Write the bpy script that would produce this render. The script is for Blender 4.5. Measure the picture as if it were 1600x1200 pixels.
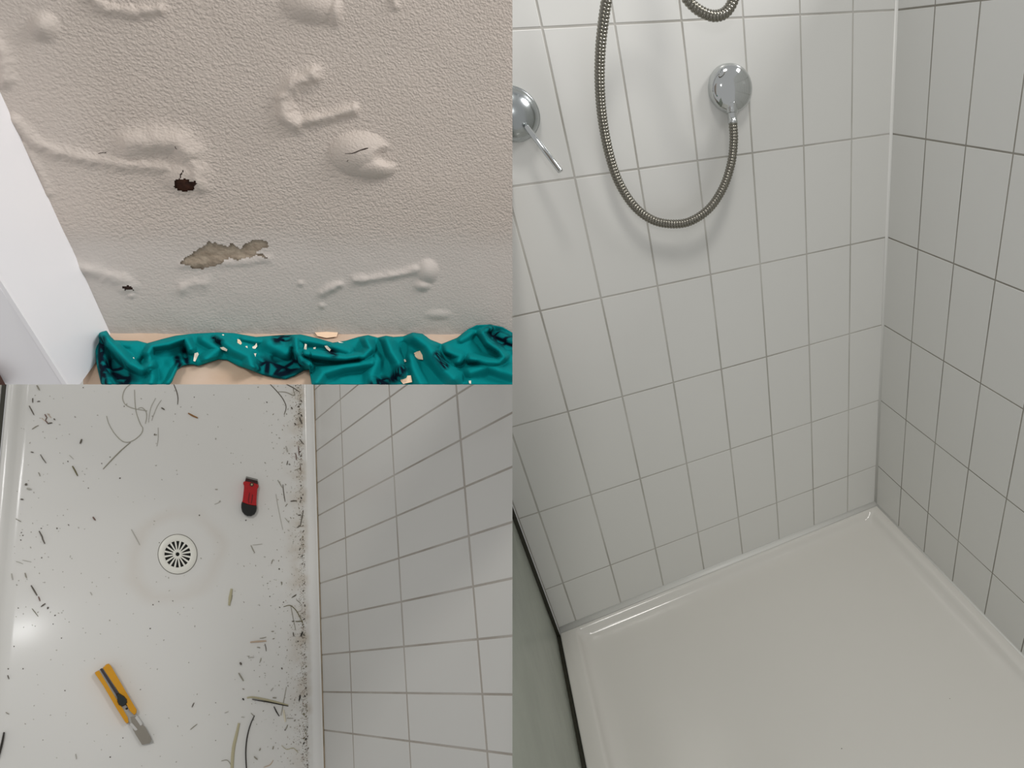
import bpy, bmesh, math, random
import numpy as np
from mathutils import Vector, Matrix

random.seed(7)
rng = np.random.default_rng(7)
for o in list(bpy.data.objects):
    bpy.data.objects.remove(o)
scene = bpy.context.scene
COL = scene.collection

# ------------------------------------------------------------------ camera
F, PX, PY = 917.0, 1205.0, 599.0            # focal length and principal point, in 1600x1200 pixels
RR = np.array([[-0.89835095,  0.43553565, -0.05722117], [ 0.26455121,  0.43242362, -0.86198751], [-0.35068251, -0.78950523, -0.50368965]])
TP = np.array([0.20640219, 0.15952673, 1.14310718]) * (4 / 3)
CAM = -RR.T @ TP


def cw(p):
    """camera space (x right, y down, z forward) -> world"""
    return RR.T @ (np.asarray(p, float) - TP)


cd = bpy.data.cameras.new('camera')
cam = bpy.data.objects.new('camera', cd)
COL.objects.link(cam)
cd.sensor_fit = 'HORIZONTAL'
cd.sensor_width = 36
cd.lens = F * 36 / 1600
cd.shift_x = -(PX - 800) / 1600
cd.shift_y = (PY - 600) / 1600
cd.clip_start = 0.02
m = Matrix.Identity(4)
for i in range(3):
    m[i][0] = RR[0, i]
    m[i][1] = -RR[1, i]
    m[i][2] = -RR[2, i]
    m[i][3] = CAM[i]
cam.matrix_world = m
scene.camera = cam

# ------------------------------------------------------------------ world, lamps, exposure
wd = bpy.data.worlds.new('world')
scene.world = wd
wd.use_nodes = True
bg = wd.node_tree.nodes['Background']
bg.inputs[0].default_value = (1.0, 0.995, 0.985, 1)
bg.inputs[1].default_value = 0.465
LAMP = np.array((0.43, 1.9, 4.2))


def point_lamp(name, loc, power, radius, col):
    ld = bpy.data.lights.new(name, 'POINT')
    ld.energy = power
    ld.shadow_soft_size = radius
    ld.color = col
    lo = bpy.data.objects.new(name, ld)
    lo.location = loc
    COL.objects.link(lo)
    return lo


point_lamp('ceiling_lamp', LAMP, 147.0, 0.34, (1.0, 0.97, 0.92))
# daylight from a window to the right, above the tiled side wall
ad_ = bpy.data.lights.new('window_daylight', 'AREA')
ad_.shape = 'RECTANGLE'
ad_.size, ad_.size_y = 0.55, 0.55
ad_.energy = 21.5
ad_.color = (1.0, 0.985, 0.985)
ao_ = bpy.data.objects.new('window_daylight', ad_)
ao_.location = (-0.75, 0.62, 1.75)
ao_.rotation_euler = (Vector((0.9, 0.35, 0.8)) - Vector(ao_.location)).to_track_quat('-Z', 'Y').to_euler()
COL.objects.link(ao_)
# small torch held beside the camera
TORCH = (0.661, 0.8635, 1.062)
point_lamp('torch', TORCH, 1.5, 0.014, (1.0, 1.0, 1.0))
scene.view_settings.view_transform = 'Standard'
scene.view_settings.look = 'None'
scene.view_settings.gamma = 1
scene.view_settings.use_curve_mapping = False
scene.view_settings.exposure = 0.0


# ------------------------------------------------------------------ helpers
def lin(c):
    c = c / 255
    return c / 12.92 if c <= 0.04045 else ((c + 0.055) / 1.055) ** 2.4


def rgb(r, g, b):
    return (lin(r), lin(g), lin(b), 1)


def ray(u, v):
    return RR.T @ np.array([(u - PX) / F, (v - PY) / F, 1.0])


def hit(u, v, p0, n):
    r = ray(u, v)
    return CAM + r * (np.dot(n, p0 - CAM) / np.dot(n, r))


def unit(v):
    v = np.asarray(v, float)
    return v / np.linalg.norm(v)


def pix(p):
    c = RR @ np.asarray(p) + TP
    return PX + F * c[0] / c[2], PY + F * c[1] / c[2]


# planes through which the two left-hand sets end (outward normals)
NX = RR.T @ np.array([1, 0, (PX - 800.6) / F])
NY = RR.T @ np.array([0, 1, (PY - 600.6) / F])

MATS = {}


def mat(name, col, rough=0.5, metal=0.0, spec=0.5, coat=0.0, bump=None, vary=None, trans=0.0, ior=1.45):
    """plain principled material; bump=(scale, strength, distance); vary=(scale, amount, colour2)"""
    if name in MATS:
        return MATS[name]
    ma = bpy.data.materials.new(name)
    ma.use_nodes = True
    nt = ma.node_tree
    b = nt.nodes['Principled BSDF']
    b.inputs['Base Color'].default_value = col
    b.inputs['Roughness'].default_value = rough
    b.inputs['Metallic'].default_value = metal
    b.inputs['Specular IOR Level'].default_value = spec
    b.inputs['Coat Weight'].default_value = coat
    b.inputs['Coat Roughness'].default_value = 0.08
    b.inputs['Transmission Weight'].default_value = trans
    b.inputs['IOR'].default_value = ior
    tc = nt.nodes.new('ShaderNodeTexCoord')
    if vary:
        n = nt.nodes.new('ShaderNodeTexNoise')
        n.inputs['Scale'].default_value = vary[0]
        n.inputs['Detail'].default_value = 5
        nt.links.new(tc.outputs['Object'], n.inputs['Vector'])
        r = nt.nodes.new('ShaderNodeValToRGB')
        r.color_ramp.elements[0].position = 0.35
        r.color_ramp.elements[1].position = 0.7
        r.color_ramp.elements[0].color = (0, 0, 0, 1)
        r.color_ramp.elements[1].color = (vary[1],) * 3 + (1,)
        nt.links.new(n.outputs['Fac'], r.inputs[0])
        mx = nt.nodes.new('ShaderNodeMixRGB')
        mx.inputs[1].default_value = col
        mx.inputs[2].default_value = vary[2]
        nt.links.new(r.outputs[0], mx.inputs[0])
        nt.links.new(mx.outputs[0], b.inputs['Base Color'])
    if bump:
        n2 = nt.nodes.new('ShaderNodeTexNoise')
        n2.inputs['Scale'].default_value = bump[0]
        n2.inputs['Detail'].default_value = 3
        nt.links.new(tc.outputs['Object'], n2.inputs['Vector'])
        bp = nt.nodes.new('ShaderNodeBump')
        bp.inputs['Strength'].default_value = bump[1]
        bp.inputs['Distance'].default_value = bump[2]
        nt.links.new(n2.outputs['Fac'], bp.inputs['Height'])
        nt.links.new(bp.outputs[0], b.inputs['Normal'])
    MATS[name] = ma
    return ma


def tag(o, label=None, cat=None, group=None, kind=None):
    if label:
        o['label'] = label
    if cat:
        o['category'] = cat
    if group:
        o['group'] = group
    if kind:
        o['kind'] = kind
    return o


def link(name, me, loc, parent=None, rot=None):
    o = bpy.data.objects.new(name, me)
    COL.objects.link(o)
    M = Matrix.Translation(Vector([float(x) for x in loc]))
    if rot is not None:
        r4 = Matrix.Identity(4)
        for i in range(3):
            for j in range(3):
                r4[i][j] = float(rot[i][j])
        M = M @ r4
    if parent is not None:
        o.parent = parent
        par = parent
        base = Vector((0, 0, 0))
        while par is not None:                 # ancestors carry a location only
            base += par.location
            par = par.parent
        M = Matrix.Translation(-base) @ M
    o.matrix_local = M
    return o


def empty(name, loc):
    o = bpy.data.objects.new(name, None)
    o.empty_display_size = 0.02
    COL.objects.link(o)
    o.location = Vector([float(x) for x in loc])
    return o


def mk(name, verts, faces, material, parent=None, smooth=False, clip=None, loc=None):
    """one mesh object from world-space vertices"""
    v = np.asarray(verts, float)
    c = v.mean(0) if loc is None else np.asarray(loc, float)
    me = bpy.data.meshes.new(name)
    me.from_pydata([tuple(map(float, x)) for x in (v - c)], [], [tuple(int(i) for i in f) for f in faces])
    bm = bmesh.new()
    bm.from_mesh(me)
    if clip:
        for n in clip:
            pc = CAM
            if isinstance(n, tuple):
                pc, n = n
            g = bm.verts[:] + bm.edges[:] + bm.faces[:]
            bmesh.ops.bisect_plane(bm, geom=g, dist=1e-6, plane_co=Vector(pc - c), plane_no=Vector(unit(n)), clear_outer=True)
            be = [e for e in bm.edges if e.is_boundary]
            if be:
                bmesh.ops.holes_fill(bm, edges=be, sides=0)
    bmesh.ops.recalc_face_normals(bm, faces=bm.faces[:])
    bm.to_mesh(me)
    bm.free()
    if smooth:
        me.polygons.foreach_set('use_smooth', [True] * len(me.polygons))
    if isinstance(material, (list, tuple)):
        for x in material:
            me.materials.append(x)
    else:
        me.materials.append(material)
    return link(name, me, c, parent)


def prism(bottom, top):
    """closed prism from two loops of world points"""
    n = len(bottom)
    v = list(bottom) + list(top)
    f = [tuple(range(n))[::-1], tuple(range(n, 2 * n))]
    f += [(i, (i + 1) % n, n + (i + 1) % n, n + i) for i in range(n)]
    return v, f


def loft(loops, closed=True, cap0=False, cap1=False):
    n = len(loops[0])
    v = [p for l in loops for p in l]
    f = []
    rngn = n if closed else n - 1
    for k in range(len(loops) - 1):
        a, b = k * n, (k + 1) * n
        for i in range(rngn):
            j = (i + 1) % n
            f.append((a + i, a + j, b + j, b + i))
    if cap0:
        f.append(tuple(range(n))[::-1])
    if cap1:
        f.append(tuple(range((len(loops) - 1) * n, len(loops) * n)))
    return v, f


def joinm(parts):
    V, Fc = [], []
    for v, f in parts:
        o = len(V)
        V += [tuple(x) for x in v]
        Fc += [tuple(i + o for i in q) for q in f]
    return V, Fc


def box(x0, x1, y0, y1, z0, z1):
    return prism([(x0, y0, z0), (x1, y0, z0), (x1, y1, z0), (x0, y1, z0)],
                 [(x0, y0, z1), (x1, y0, z1), (x1, y1, z1), (x0, y1, z1)])


def smooth_path(pts, n):
    """Catmull-Rom through points, resampled to n equally spaced"""
    P = np.asarray(pts, float)
    P = np.vstack([2 * P[0] - P[1], P, 2 * P[-1] - P[-2]])
    out = []
    for i in range(1, len(P) - 2):
        for t in np.linspace(0, 1, 24, endpoint=False):
            a, b, c, d = P[i - 1], P[i], P[i + 1], P[i + 2]
            out.append(0.5 * (2 * b + (c - a) * t + (2 * a - 5 * b + 4 * c - d) * t ** 2 + (3 * b - a - 3 * c + d) * t ** 3))
    out.append(P[-2])
    out = np.array(out)
    s = np.concatenate([[0], np.cumsum(np.linalg.norm(np.diff(out, axis=0), axis=1))])
    q = np.linspace(0, s[-1], n)
    return np.stack([np.interp(q, s, out[:, k]) for k in range(out.shape[1])], 1), s[-1]


def tube(path, radii, seg=10, caps=True):
    P = np.asarray(path, float)
    T = np.gradient(P, axis=0)
    T /= np.linalg.norm(T, axis=1)[:, None]
    u = np.cross(T[0], (0.3, 0.5, 0.81))
    u /= np.linalg.norm(u)
    loops = []
    for i in range(len(P)):
        u = u - T[i] * np.dot(u, T[i])
        u /= np.linalg.norm(u)
        w = np.cross(T[i], u)
        r = radii[i] if hasattr(radii, '__len__') else radii
        loops.append([P[i] + r * (math.cos(a) * u + math.sin(a) * w) for a in np.linspace(0, 2 * math.pi, seg, endpoint=False)])
    return loft(loops, True, caps, caps)


def lathe(center, axis, prof, seg=40, cap1=True, up=(0.1, 0.2, 1)):
    """prof: list of (radius, height along axis)"""
    ax = unit(axis)
    u = unit(np.cross(ax, up))
    w = np.cross(ax, u)
    loops = [[np.asarray(center) + ax * h + r * (math.cos(a) * u + math.sin(a) * w)
              for a in np.linspace(0, 2 * math.pi, seg, endpoint=False)] for r, h in prof]
    return loft(loops, True, False, cap1)


def tile_mesh(name, a, b, material, t=0.006, r=0.0007):
    """tile lying in local xy (0..a, 0..b), glazed face at z=0, soft edges, open back"""
    v = []
    for (i, z) in ((0, -t), (0, -r), (r * 0.35, -r * 0.35), (r, 0)):
        v += [(i, i, z), (a - i, i, z), (a - i, b - i, z), (i, b - i, z)]
    f = [(12, 13, 14, 15)]
    for k in range(3):
        for i in range(4):
            j = (i + 1) % 4
            f.append((4 * k + i, 4 * k + j, 4 * k + 4 + j, 4 * k + 4 + i))
    me = bpy.data.meshes.new(name)
    me.from_pydata(v, [], f)
    me.materials.append(material)
    return me


# ------------------------------------------------------------------ materials
M_TILE = mat('glazed white tile', rgb(226, 226, 222), 0.25, spec=0.5, bump=(9, 0.12, 0.004), vary=(3, 0.5, rgb(222, 221, 218)))
M_TILE2 = mat('glazed white tile, satin', rgb(206, 205, 201), 0.3, spec=0.4, bump=(9, 0.12, 0.004), vary=(3, 0.5, rgb(202, 201, 197)))
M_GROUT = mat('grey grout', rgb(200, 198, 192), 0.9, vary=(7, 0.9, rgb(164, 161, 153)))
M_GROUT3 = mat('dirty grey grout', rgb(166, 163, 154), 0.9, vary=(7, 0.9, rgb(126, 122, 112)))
M_GROUT2 = mat('old brown grout', rgb(182, 177, 170), 0.9, vary=(7, 0.9, rgb(148, 140, 129)))
M_SIL = mat('white silicone', rgb(228, 228, 224), 0.35)
M_TRAY = mat('white tray enamel', rgb(222, 220, 214), 0.13, spec=0.5, vary=(5, 0.5, rgb(221, 219, 213)))
M_CHROME = mat('polished chrome', rgb(205, 208, 208), 0.07, metal=1.0)
M_BRUSH = mat('brushed chrome', rgb(178, 183, 184), 0.22, metal=1.0)
M_HOSE = mat('steel hose', rgb(142, 139, 130), 0.2, metal=1.0)
M_SEAL = mat('dark olive rubber', rgb(48, 47, 36), 0.5)
M_BLACK = mat('black plastic', rgb(24, 27, 26), 0.35)
M_DARK = mat('drain darkness', rgb(16, 17, 14), 0.8)

# ================================================================== RIGHT SET: tiled shower corner
# world axes: X runs left along the back wall, Y towards the viewer along the side wall, Z up
HB = -0.0969 * 4 / 3                       # lower end of the tiling
WB, WS, OB, OS = 0.075965 * 4 / 3, 0.076477 * 4 / 3, 0.066685 * 4 / 3, 0.076168 * 4 / 3
XE = 0.6275 * 4 / 3                        # end of the back wall
YE = 0.86
ZT = 1.2
G = 0.0027                                 # joint
zs = [HB, 0] + [0.2 * k for k in range(1, 7)]
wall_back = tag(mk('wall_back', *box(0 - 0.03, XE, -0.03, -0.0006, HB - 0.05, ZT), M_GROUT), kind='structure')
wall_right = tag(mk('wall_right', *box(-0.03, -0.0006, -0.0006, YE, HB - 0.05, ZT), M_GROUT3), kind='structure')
cache = {}


def put_tile(parent, a, b, origin, ex, ey, ez, material, jit=0.0):
    key = (round(a, 5), round(b, 5), material.name)
    if key not in cache:
        cache[key] = tile_mesh('tile', a, b, material)
    R = np.stack([ex, ey, ez], 1)
    o = np.asarray(origin, float) + np.asarray(ez) * jit
    return link('tile', cache[key], o, parent, R)


xs = [0.0022]
k = 0
while OB + k * WB < XE - 0.004:
    xs.append(OB + k * WB)
    k += 1
xs.append(XE - 0.001)
ys = [0.0022]
k = 0
while OS + k * WS < YE - 0.004:
    ys.append(OS + k * WS)
    k += 1
ys.append(YE)
for r in range(len(zs) - 1):
    z0, z1 = zs[r] + G / 2, zs[r + 1] - G / 2
    for c in range(len(xs) - 1):
        a, b = xs[c] + G / 2, xs[c + 1] - G / 2
        # ex points to -X so that the glazed face looks to +Y
        put_tile(wall_back, b - a, z1 - z0, (b, 0, z0), (-1, 0, 0), (0, 0, 1), (0, 1, 0), M_TILE, random.uniform(-2e-4, 2e-4))
    for c in range(len(ys) - 1):
        a, b = ys[c] + G / 2, ys[c + 1] - G / 2
        put_tile(wall_right, b - a, z1 - z0, (0, a, z0), (0, 1, 0), (0, 0, 1), (1, 0, 0), M_TILE, random.uniform(-2e-4, 2e-4))

# silicone beads: corner, foot of the walls
def bead(name, p, q, e1, e2, w):
    e1, e2 = np.array(e1, float), np.array(e2, float)
    loops = []
    for P in (np.array(p, float), np.array(q, float)):
        L = [P - (e1 + e2) * 0.001]
        for a in np.linspace(0, math.pi / 2, 7):
            L.append(P + w * (e1 * (1 - math.sin(a)) + e2 * (1 - math.cos(a))))
        loops.append(L)
    v, f = loft(loops, True, True, True)
    return tag(mk(name, v, f, M_SIL, smooth=True), kind='structure')


bead('trim_1', (0, 0, HB), (0, 0, ZT), (1, 0, 0), (0, 1, 0), 0.0048)
ZR = HB - 0.001                             # rim of the tray
bead('trim_2', (0, 0, ZR), (XE - 0.002, 0, ZR), (0, 1, 0), (0, 0, 1), 0.010)
bead('trim_3', (0, 0, ZR), (0, YE, ZR), (1, 0, 0), (0, 0, 1), 0.0035)


def rrect(x0, x1, y0, y1, r, z, seg=10):
    out = []
    for (cx, cy, a0) in ((x1 - r, y1 - r, 0), (x0 + r, y1 - r, 90), (x0 + r, y0 + r, 180), (x1 - r, y0 + r, 270)):
        for a in np.linspace(a0, a0 + 90, seg):
            out.append((cx + r * math.cos(math.radians(a)), cy + r * math.sin(math.radians(a)), z))
    return out


prof = [(0.0, -0.03, 0), (0.0, -0.002, 0), (0.0015, -0.0004, 0), (0.003, 0, 0), (None, 0, 0), (None, -0.0005, 0.0025), (None, -0.0022, 0.0055),
        (None, -0.006, 0.0085), (None, -0.012, 0.0115), (None, -0.0175, 0.0155), (None, -0.0215, 0.021), (None, -0.0243, 0.029), (None, -0.0258, 0.04),
        (None, -0.0264, 0.055), (None, -0.0265, 0.075), (None, -0.0265, 0.09), (None, -0.0265, 0.12)]
lipL, lipB, lipS, lipF = 0.030, 0.011, 0.013, 0.03
loops = []
for d, z, e in prof:
    if d is not None:
        loops.append(rrect(d, XE - 0.001 - d, d, YE + 0.08 - d, 0.003, ZR + z))
    else:
        # the left lip slopes off much more gently than the others
        k2 = 1.0
        loops.append(rrect(lipS + e * 1.5, XE - 0.001 - lipL - e * 0.8, lipB + e * k2, YE + 0.08 - lipF - e, 0.006 + e * 0.8, ZR + z * 0.85))
v, f = loft(loops, True, False, True)
tag(mk('shower_tray', v, f, M_TRAY, smooth=True), 'clean glossy white shower tray under the tiled corner', 'shower tray')

# glass screen at the left end of the tray with dark seals
xg = XE + 0.007
screen = tag(empty('shower_screen', (xg, 0.2, ZR - 0.03)), 'grey-green obscure glass shower screen with dark seal beside the clean tray', 'shower screen')
mg = mat('obscure greenish glass', rgb(196, 202, 190), 0.32, trans=0.5, ior=1.3, bump=(14, 0.25, 0.01), vary=(6, 0.6, rgb(160, 168, 156)))
v, f = box(xg, xg + 0.006, 0.0, 0.95, ZR - 0.9, 0.4)
mk('glass_panel', v, f, mg, screen, clip=[-NX])
GLASS = (v, f)
v, f = box(XE + 0.0004, xg, 0.0, 0.010, ZR - 0.005, 0.62)
mk('wall_seal', v, f, M_SEAL, screen)
v, f = box(XE + 0.0006, xg, -0.002, 0.9, ZR - 0.03, ZR - 0.006)
mk('tray_seal', v, f, M_SEAL, screen, clip=[-NX])

# a few specks on the tray
for (u, w_, rpx, lab) in ((932, 1087, 1.6, 'dark speck on the clean tray beside its left lip'), (1353, 840, 1.2, 'tiny speck on the clean tray near the tiled corner'), (1484, 1092, 1.1, 'tiny speck on the clean tray near the right tiled wall'), (1315, 1170, 1.4, 'faint speck at the near edge of the clean tray')):
    p = hit(u, w_, np.array((0.3, 0.3, ZR - 0.0233)), np.array((0, 0, 1.0)))
    rr_ = rpx * 1.2 / F
    v, f = lathe(p - np.array((0, 0, 0.0005)), (0, 0, 1), [(rr_, 0), (rr_ * 0.9, 0.0009), (rr_ * 0.4, 0.0014)], 7)
    tag(mk('dirt_speck', v, f, M_SEAL), lab, 'speck', 'specks on the clean shower tray')

NW = np.array((0, 1.0, 0))
# wall outlet ------------------------------------------------------------
oc = hit(1139, 138, np.zeros(3), NW)
scl = np.linalg.norm(hit(1171, 138, np.zeros(3), NW) - oc)      # 32 px on the wall
outlet = tag(empty('shower_outlet', oc), 'round domed chrome wall outlet where the shower hose ends', 'shower outlet')
R0 = scl * 1.0
v, f = lathe(oc, NW, [(R0 * 1.0, -0.002), (R0 * 1.0, 0.010), (R0 * 0.985, 0.013), (R0 * 0.93, 0.0165), (R0 * 0.84, 0.0195), (R0 * 0.7, 0.0225), (R0 * 0.5, 0.025), (R0 * 0.25, 0.0263), (R0 * 0.06, 0.0267)], 64)
mk('rosette', v, f, M_CHROME, outlet, smooth=True)
off = lambda u, w_, y: hit(u, w_, np.array((0, y, 0)), NW)
n0, n1_, tip = off(1142.5, 150, 0.014), off(1143, 166, 0.017), off(1144, 177, 0.020)
v, f = tube([n0, n1_, tip - (tip - n1_) * 0.08, tip], [0.0092, 0.0092, 0.0092, 0.0085], 24)
mk('elbow', v, f, M_CHROME, outlet, smooth=True)
# the hose: outlet -> loop below -> up and out of the picture -> second loop
hose_pts = [tip, off(1145.5, 196, 0.024), off(1146.5, 220, 0.028), off(1142.5, 255, 0.032), off(1130, 293, 0.034), off(1108, 326, 0.037), off(1078, 346, 0.034),
            off(1048, 350, 0.032), off(1018, 343, 0.031), off(990, 321, 0.03), off(966, 283, 0.03), off(951, 237, 0.032), off(941, 183, 0.035), off(937, 130, 0.04),
            off(938, 80, 0.046), off(942, 40, 0.052), off(948, 0, 0.06), off(958, -45, 0.07), off(978, -95, 0.085), off(1008, -120, 0.10), off(1036, -100, 0.11), off(1054, -55, 0.115),
            off(1066, -15, 0.118), off(1081, 7, 0.119), off(1099, 20, 0.12), off(1117, 25, 0.12), off(1134, 19, 0.12), off(1146, 0, 0.12), off(1151, -25, 0.12), off(1150, -80, 0.12)]
path, L = smooth_path(hose_pts, 3400)
pitch = 0.0046
s = np.linspace(0, L, 3400)
rad = 0.0062 + 0.00125 * np.abs(np.sin(math.pi * s / pitch)) ** 0.7
hose = empty('shower_hose', path[0])
tag(hose, 'ribbed steel shower hose looping down from the domed wall outlet', 'shower hose')
v, f = tube(path, rad, 14)
mk('ribbed_sleeve', v, f, M_HOSE, hose, smooth=True)
q1_ = off(1145.3, 193, 0.0235)
v, f = tube([tip + (tip - q1_) * 0.1, tip + (q1_ - tip) * 0.05, tip + (q1_ - tip) * 0.7, tip + (q1_ - tip) * 0.74, q1_], [0.0076, 0.0076, 0.0076, 0.0081, 0.0081], 20)
mk('ferrule', v, f, M_CHROME, hose, smooth=True)
# hand shower above the picture; its shadow falls into view
q = hit(1034, 108, np.zeros(3), NW)
t = 0.13 / LAMP[1]
e = q + (LAMP - q) * t
hand = tag(empty('hand_shower', e), 'chrome hand shower hanging above the hose loops', 'hand shower')
v, f = tube([e + (0, 0, 0.0), e + (0, 0, 0.01), e + (0, 0.004, 0.10), e + (0, 0.012, 0.2)], [0.014, 0.019, 0.0195, 0.021], 24)
mk('handle', v, f, M_BRUSH, hand, smooth=True)
v, f = lathe(e + np.array((0, 0.0, 0.24)), (0, 0.8, -0.6), [(0.02, -0.03), (0.05, -0.012), (0.055, 0.0), (0.052, 0.008), (0.045, 0.01)], 32)
mk('spray_head', v, f, M_BRUSH, hand, smooth=True)

# mixer ------------------------------------------------------------------
mc = hit(800, 178, np.zeros(3), NW)
R1 = np.linalg.norm(hit(843, 178, np.zeros(3), NW) - mc)
mixer = tag(empty('shower_mixer', mc), 'satin chrome domed shower mixer with a thin straight lever', 'mixer tap')
v, f = lathe(mc, NW, [(R1 * 1.0, -0.002), (R1, 0.006), (R1 * 0.98, 0.009), (R1 * 0.95, 0.0105)], 56)
mk('rosette', v, f, M_BRUSH, mixer, smooth=True)
v, f = lathe(mc, NW, [(R1 * 0.94, 0.008)] + [(R1 * 0.94 * math.cos(a), 0.012 + R1 * 0.62 * math.sin(a)) for a in np.linspace(0, 1.5, 12)], 56)
mk('dome', v, f, M_BRUSH, mixer, smooth=True)
la = off(822, 197, 0.035)
lb = off(876, 268, 0.07)
v, f = tube([la, la + (lb - la) * 0.02, lb - (lb - la) * 0.012, lb], [0.0034, 0.0042, 0.0042, 0.0038], 16)
mk('lever', v, f, M_CHROME, mixer, smooth=True)

# ================================================================== LOWER LEFT SET: littered tray and tiled wall
SB = 1.8
RB = np.array([[-0.61584629,  0.20206323,  0.76151415], [-0.05593214,  0.95290091, -0.29807961], [-0.78587845, -0.22616434, -0.57553866]])
OBL = cw(np.array([-0.6009532 ,  0.04859886,  0.77360461]) * SB)
BX, BY, BZ = (RR.T @ RB[:, k] for k in range(3))
SP, O1, HT = 0.041776 * SB, 0.096420 * SB, 0.15 * SB
mk('glass_panel', *GLASS, mg, screen, clip=[NX, (OBL - BX * 0.03, BX)])
v, f = prism([OBL + BX * -0.0006 + BY * y + BZ * z for y, z in ((-0.42, -0.02), (0.95, -0.02), (0.95, 1.2), (-0.42, 1.2))],
             [OBL + BX * -0.02 + BY * y + BZ * z for y, z in ((-0.42, -0.02), (0.95, -0.02), (0.95, 1.2), (-0.42, 1.2))])
wall_left = tag(mk('wall_left', v, f, M_GROUT2, clip=[NX]), kind='structure')
GY, GZ = 0.0030, 0.0062
zr = [0.0, O1, O1 + HT, O1 + 2 * HT, O1 + 3 * HT]
for i in range(-5, 12):
    for r in range(4):
        y0, y1 = i * SP + GY / 2, (i + 1) * SP - GY / 2
        z0, z1 = zr[r] + (GZ / 2 if r else 0), zr[r + 1] - GZ / 2
        cor = [OBL + BY * y + BZ * z for y in (y0, y1) for z in (z0, z1)]
        side = [np.dot(NX, c - CAM) for c in cor]
        if min(side) >= 0:
            continue
        if max(side) < 0:
            put_tile(wall_left, y1 - y0, z1 - z0, OBL + BY * y0 + BZ * z0, BY, BZ, BX, M_TILE2, random.uniform(-2e-4, 2e-4))
        else:
            me = tile_mesh('tile', y1 - y0, z1 - z0, M_TILE2)
            org = OBL + BY * y0 + BZ * z0
            R = np.stack([BY, BZ, BX], 1)
            bm = bmesh.new()
            bm.from_mesh(me)
            bmesh.ops.bisect_plane(bm, geom=bm.verts[:] + bm.edges[:] + bm.faces[:], plane_co=Vector(R.T @ (CAM - org)), plane_no=Vector(unit(R.T @ NX)), clear_outer=True)
            bm.to_mesh(me)
            bm.free()
            link('tile', me, org, wall_left, R)

FX = BX                                     # across the tray, away from the wall
FN = BZ                                     # up from the tray
FY = BY
UP0 = 0.018                                 # height of the upstand below the wall
FO = OBL - FN * UP0


def fl(u, v_, h=0.0):
    """pixel -> point h above the tray floor"""
    return hit(u, v_, FO + FN * h, FN)


def fxy(p):
    d = np.asarray(p) - FO
    return np.dot(d, FX), np.dot(d, FY), np.dot(d, FN)


x_cr = fxy(fl(476, 640))[0]
x_l1 = fxy(fl(31, 620))[0]
x_l0 = fxy(fl(9.5, 620, 0.008))[0]
P2 = [(-0.0005, -0.03), (-0.0005, UP0)]
for a in np.linspace(0, 1, 9):
    P2.append((x_cr * (0.12 + 0.88 * math.sin(a * math.pi / 2) ** 1.4), UP0 * (1 - math.sin(a * math.pi / 2)) ** 1.5))
P2 += [(x_cr + 0.006, 0), (x_cr + 0.01, 0), (x_cr + 0.014, 0), (x_l1 - 0.022, 0), (x_l1 - 0.017, 0), (x_l1 - 0.012, 0), (x_l1 - 0.005, 0.0008), (x_l1, 0.003), (x_l1 + 0.004, 0.0062), (x_l1 + 0.008, 0.0078), (x_l1 + 0.012, 0.008), (x_l0 - 0.003, 0.008), (x_l0, 0.005), (x_l0, -0.03)]
loops = [[FO + FX * a + FN * b + FY * y for a, b in P2] for y in (-0.42, -0.2, 0, 0.2, 0.4, 0.6, 0.95)]
v, f = loft(loops, True, True, True)
mt = mat('stained white tray', rgb(224, 223, 219), 0.14, spec=0.5, bump=(5, 0.06, 0.004))
nt = mt.node_tree
bs = nt.nodes['Principled BSDF']
dc = fl(277.5, 866)
r_st = 0.06
r_sx = np.linalg.norm(fl(277.5 + 62, 866) - dc) / 0.06
r_sy = np.linalg.norm(fl(277.5, 866 + 66) - dc) / 0.06
# brownish ring of old limescale round the drain
geo = nt.nodes.new('ShaderNodeNewGeometry')
cx_ = nt.nodes.new('ShaderNodeCombineXYZ')
for k_, ax_ in enumerate((FX / r_sx, FY / r_sy)):
    dt_ = nt.nodes.new('ShaderNodeVectorMath')
    dt_.operation = 'DOT_PRODUCT'
    dt_.inputs[1].default_value = tuple(ax_)
    nt.links.new(geo.outputs['Position'], dt_.inputs[0])
    nt.links.new(dt_.outputs['Value'], cx_.inputs[k_])
vd = nt.nodes.new('ShaderNodeVectorMath')
vd.operation = 'DISTANCE'
vd.inputs[1].default_value = (float(np.dot(dc, FX / r_sx)), float(np.dot(dc, FY / r_sy)), 0)
nt.links.new(cx_.outputs[0], vd.inputs[0])
nz = nt.nodes.new('ShaderNodeTexNoise')
nz.inputs['Scale'].default_value = 14
nt.links.new(geo.outputs['Position'], nz.inputs['Vector'])
ad = nt.nodes.new('ShaderNodeMath')
ad.operation = 'MULTIPLY_ADD'
ad.inputs[1].default_value = 0.03
nt.links.new(nz.outputs['Fac'], ad.inputs[0])
nt.links.new(vd.outputs['Value'], ad.inputs[2])
rp = nt.nodes.new('ShaderNodeValToRGB')
rp.color_ramp.elements[0].position = r_st * 0.72 + 0.015
rp.color_ramp.elements[0].color = (0, 0, 0, 1)
e1 = rp.color_ramp.elements[1]
e1.position = r_st + 0.015
e1.color = (0.28, 0.28, 0.28, 1)
e2 = rp.color_ramp.elements.new(r_st * 1.28 + 0.015)
e2.color = (0, 0, 0, 1)
nt.links.new(ad.outputs[0], rp.inputs[0])
n3 = nt.nodes.new('ShaderNodeTexNoise')
n3.inputs['Scale'].default_value = 9
n3.inputs['Detail'].default_value = 4
nt.links.new(geo.outputs['Position'], n3.inputs['Vector'])
mu = nt.nodes.new('ShaderNodeMath')
mu.operation = 'MULTIPLY'
nt.links.new(rp.outputs[0], mu.inputs[0])
nt.links.new(n3.outputs['Fac'], mu.inputs[1])
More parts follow.
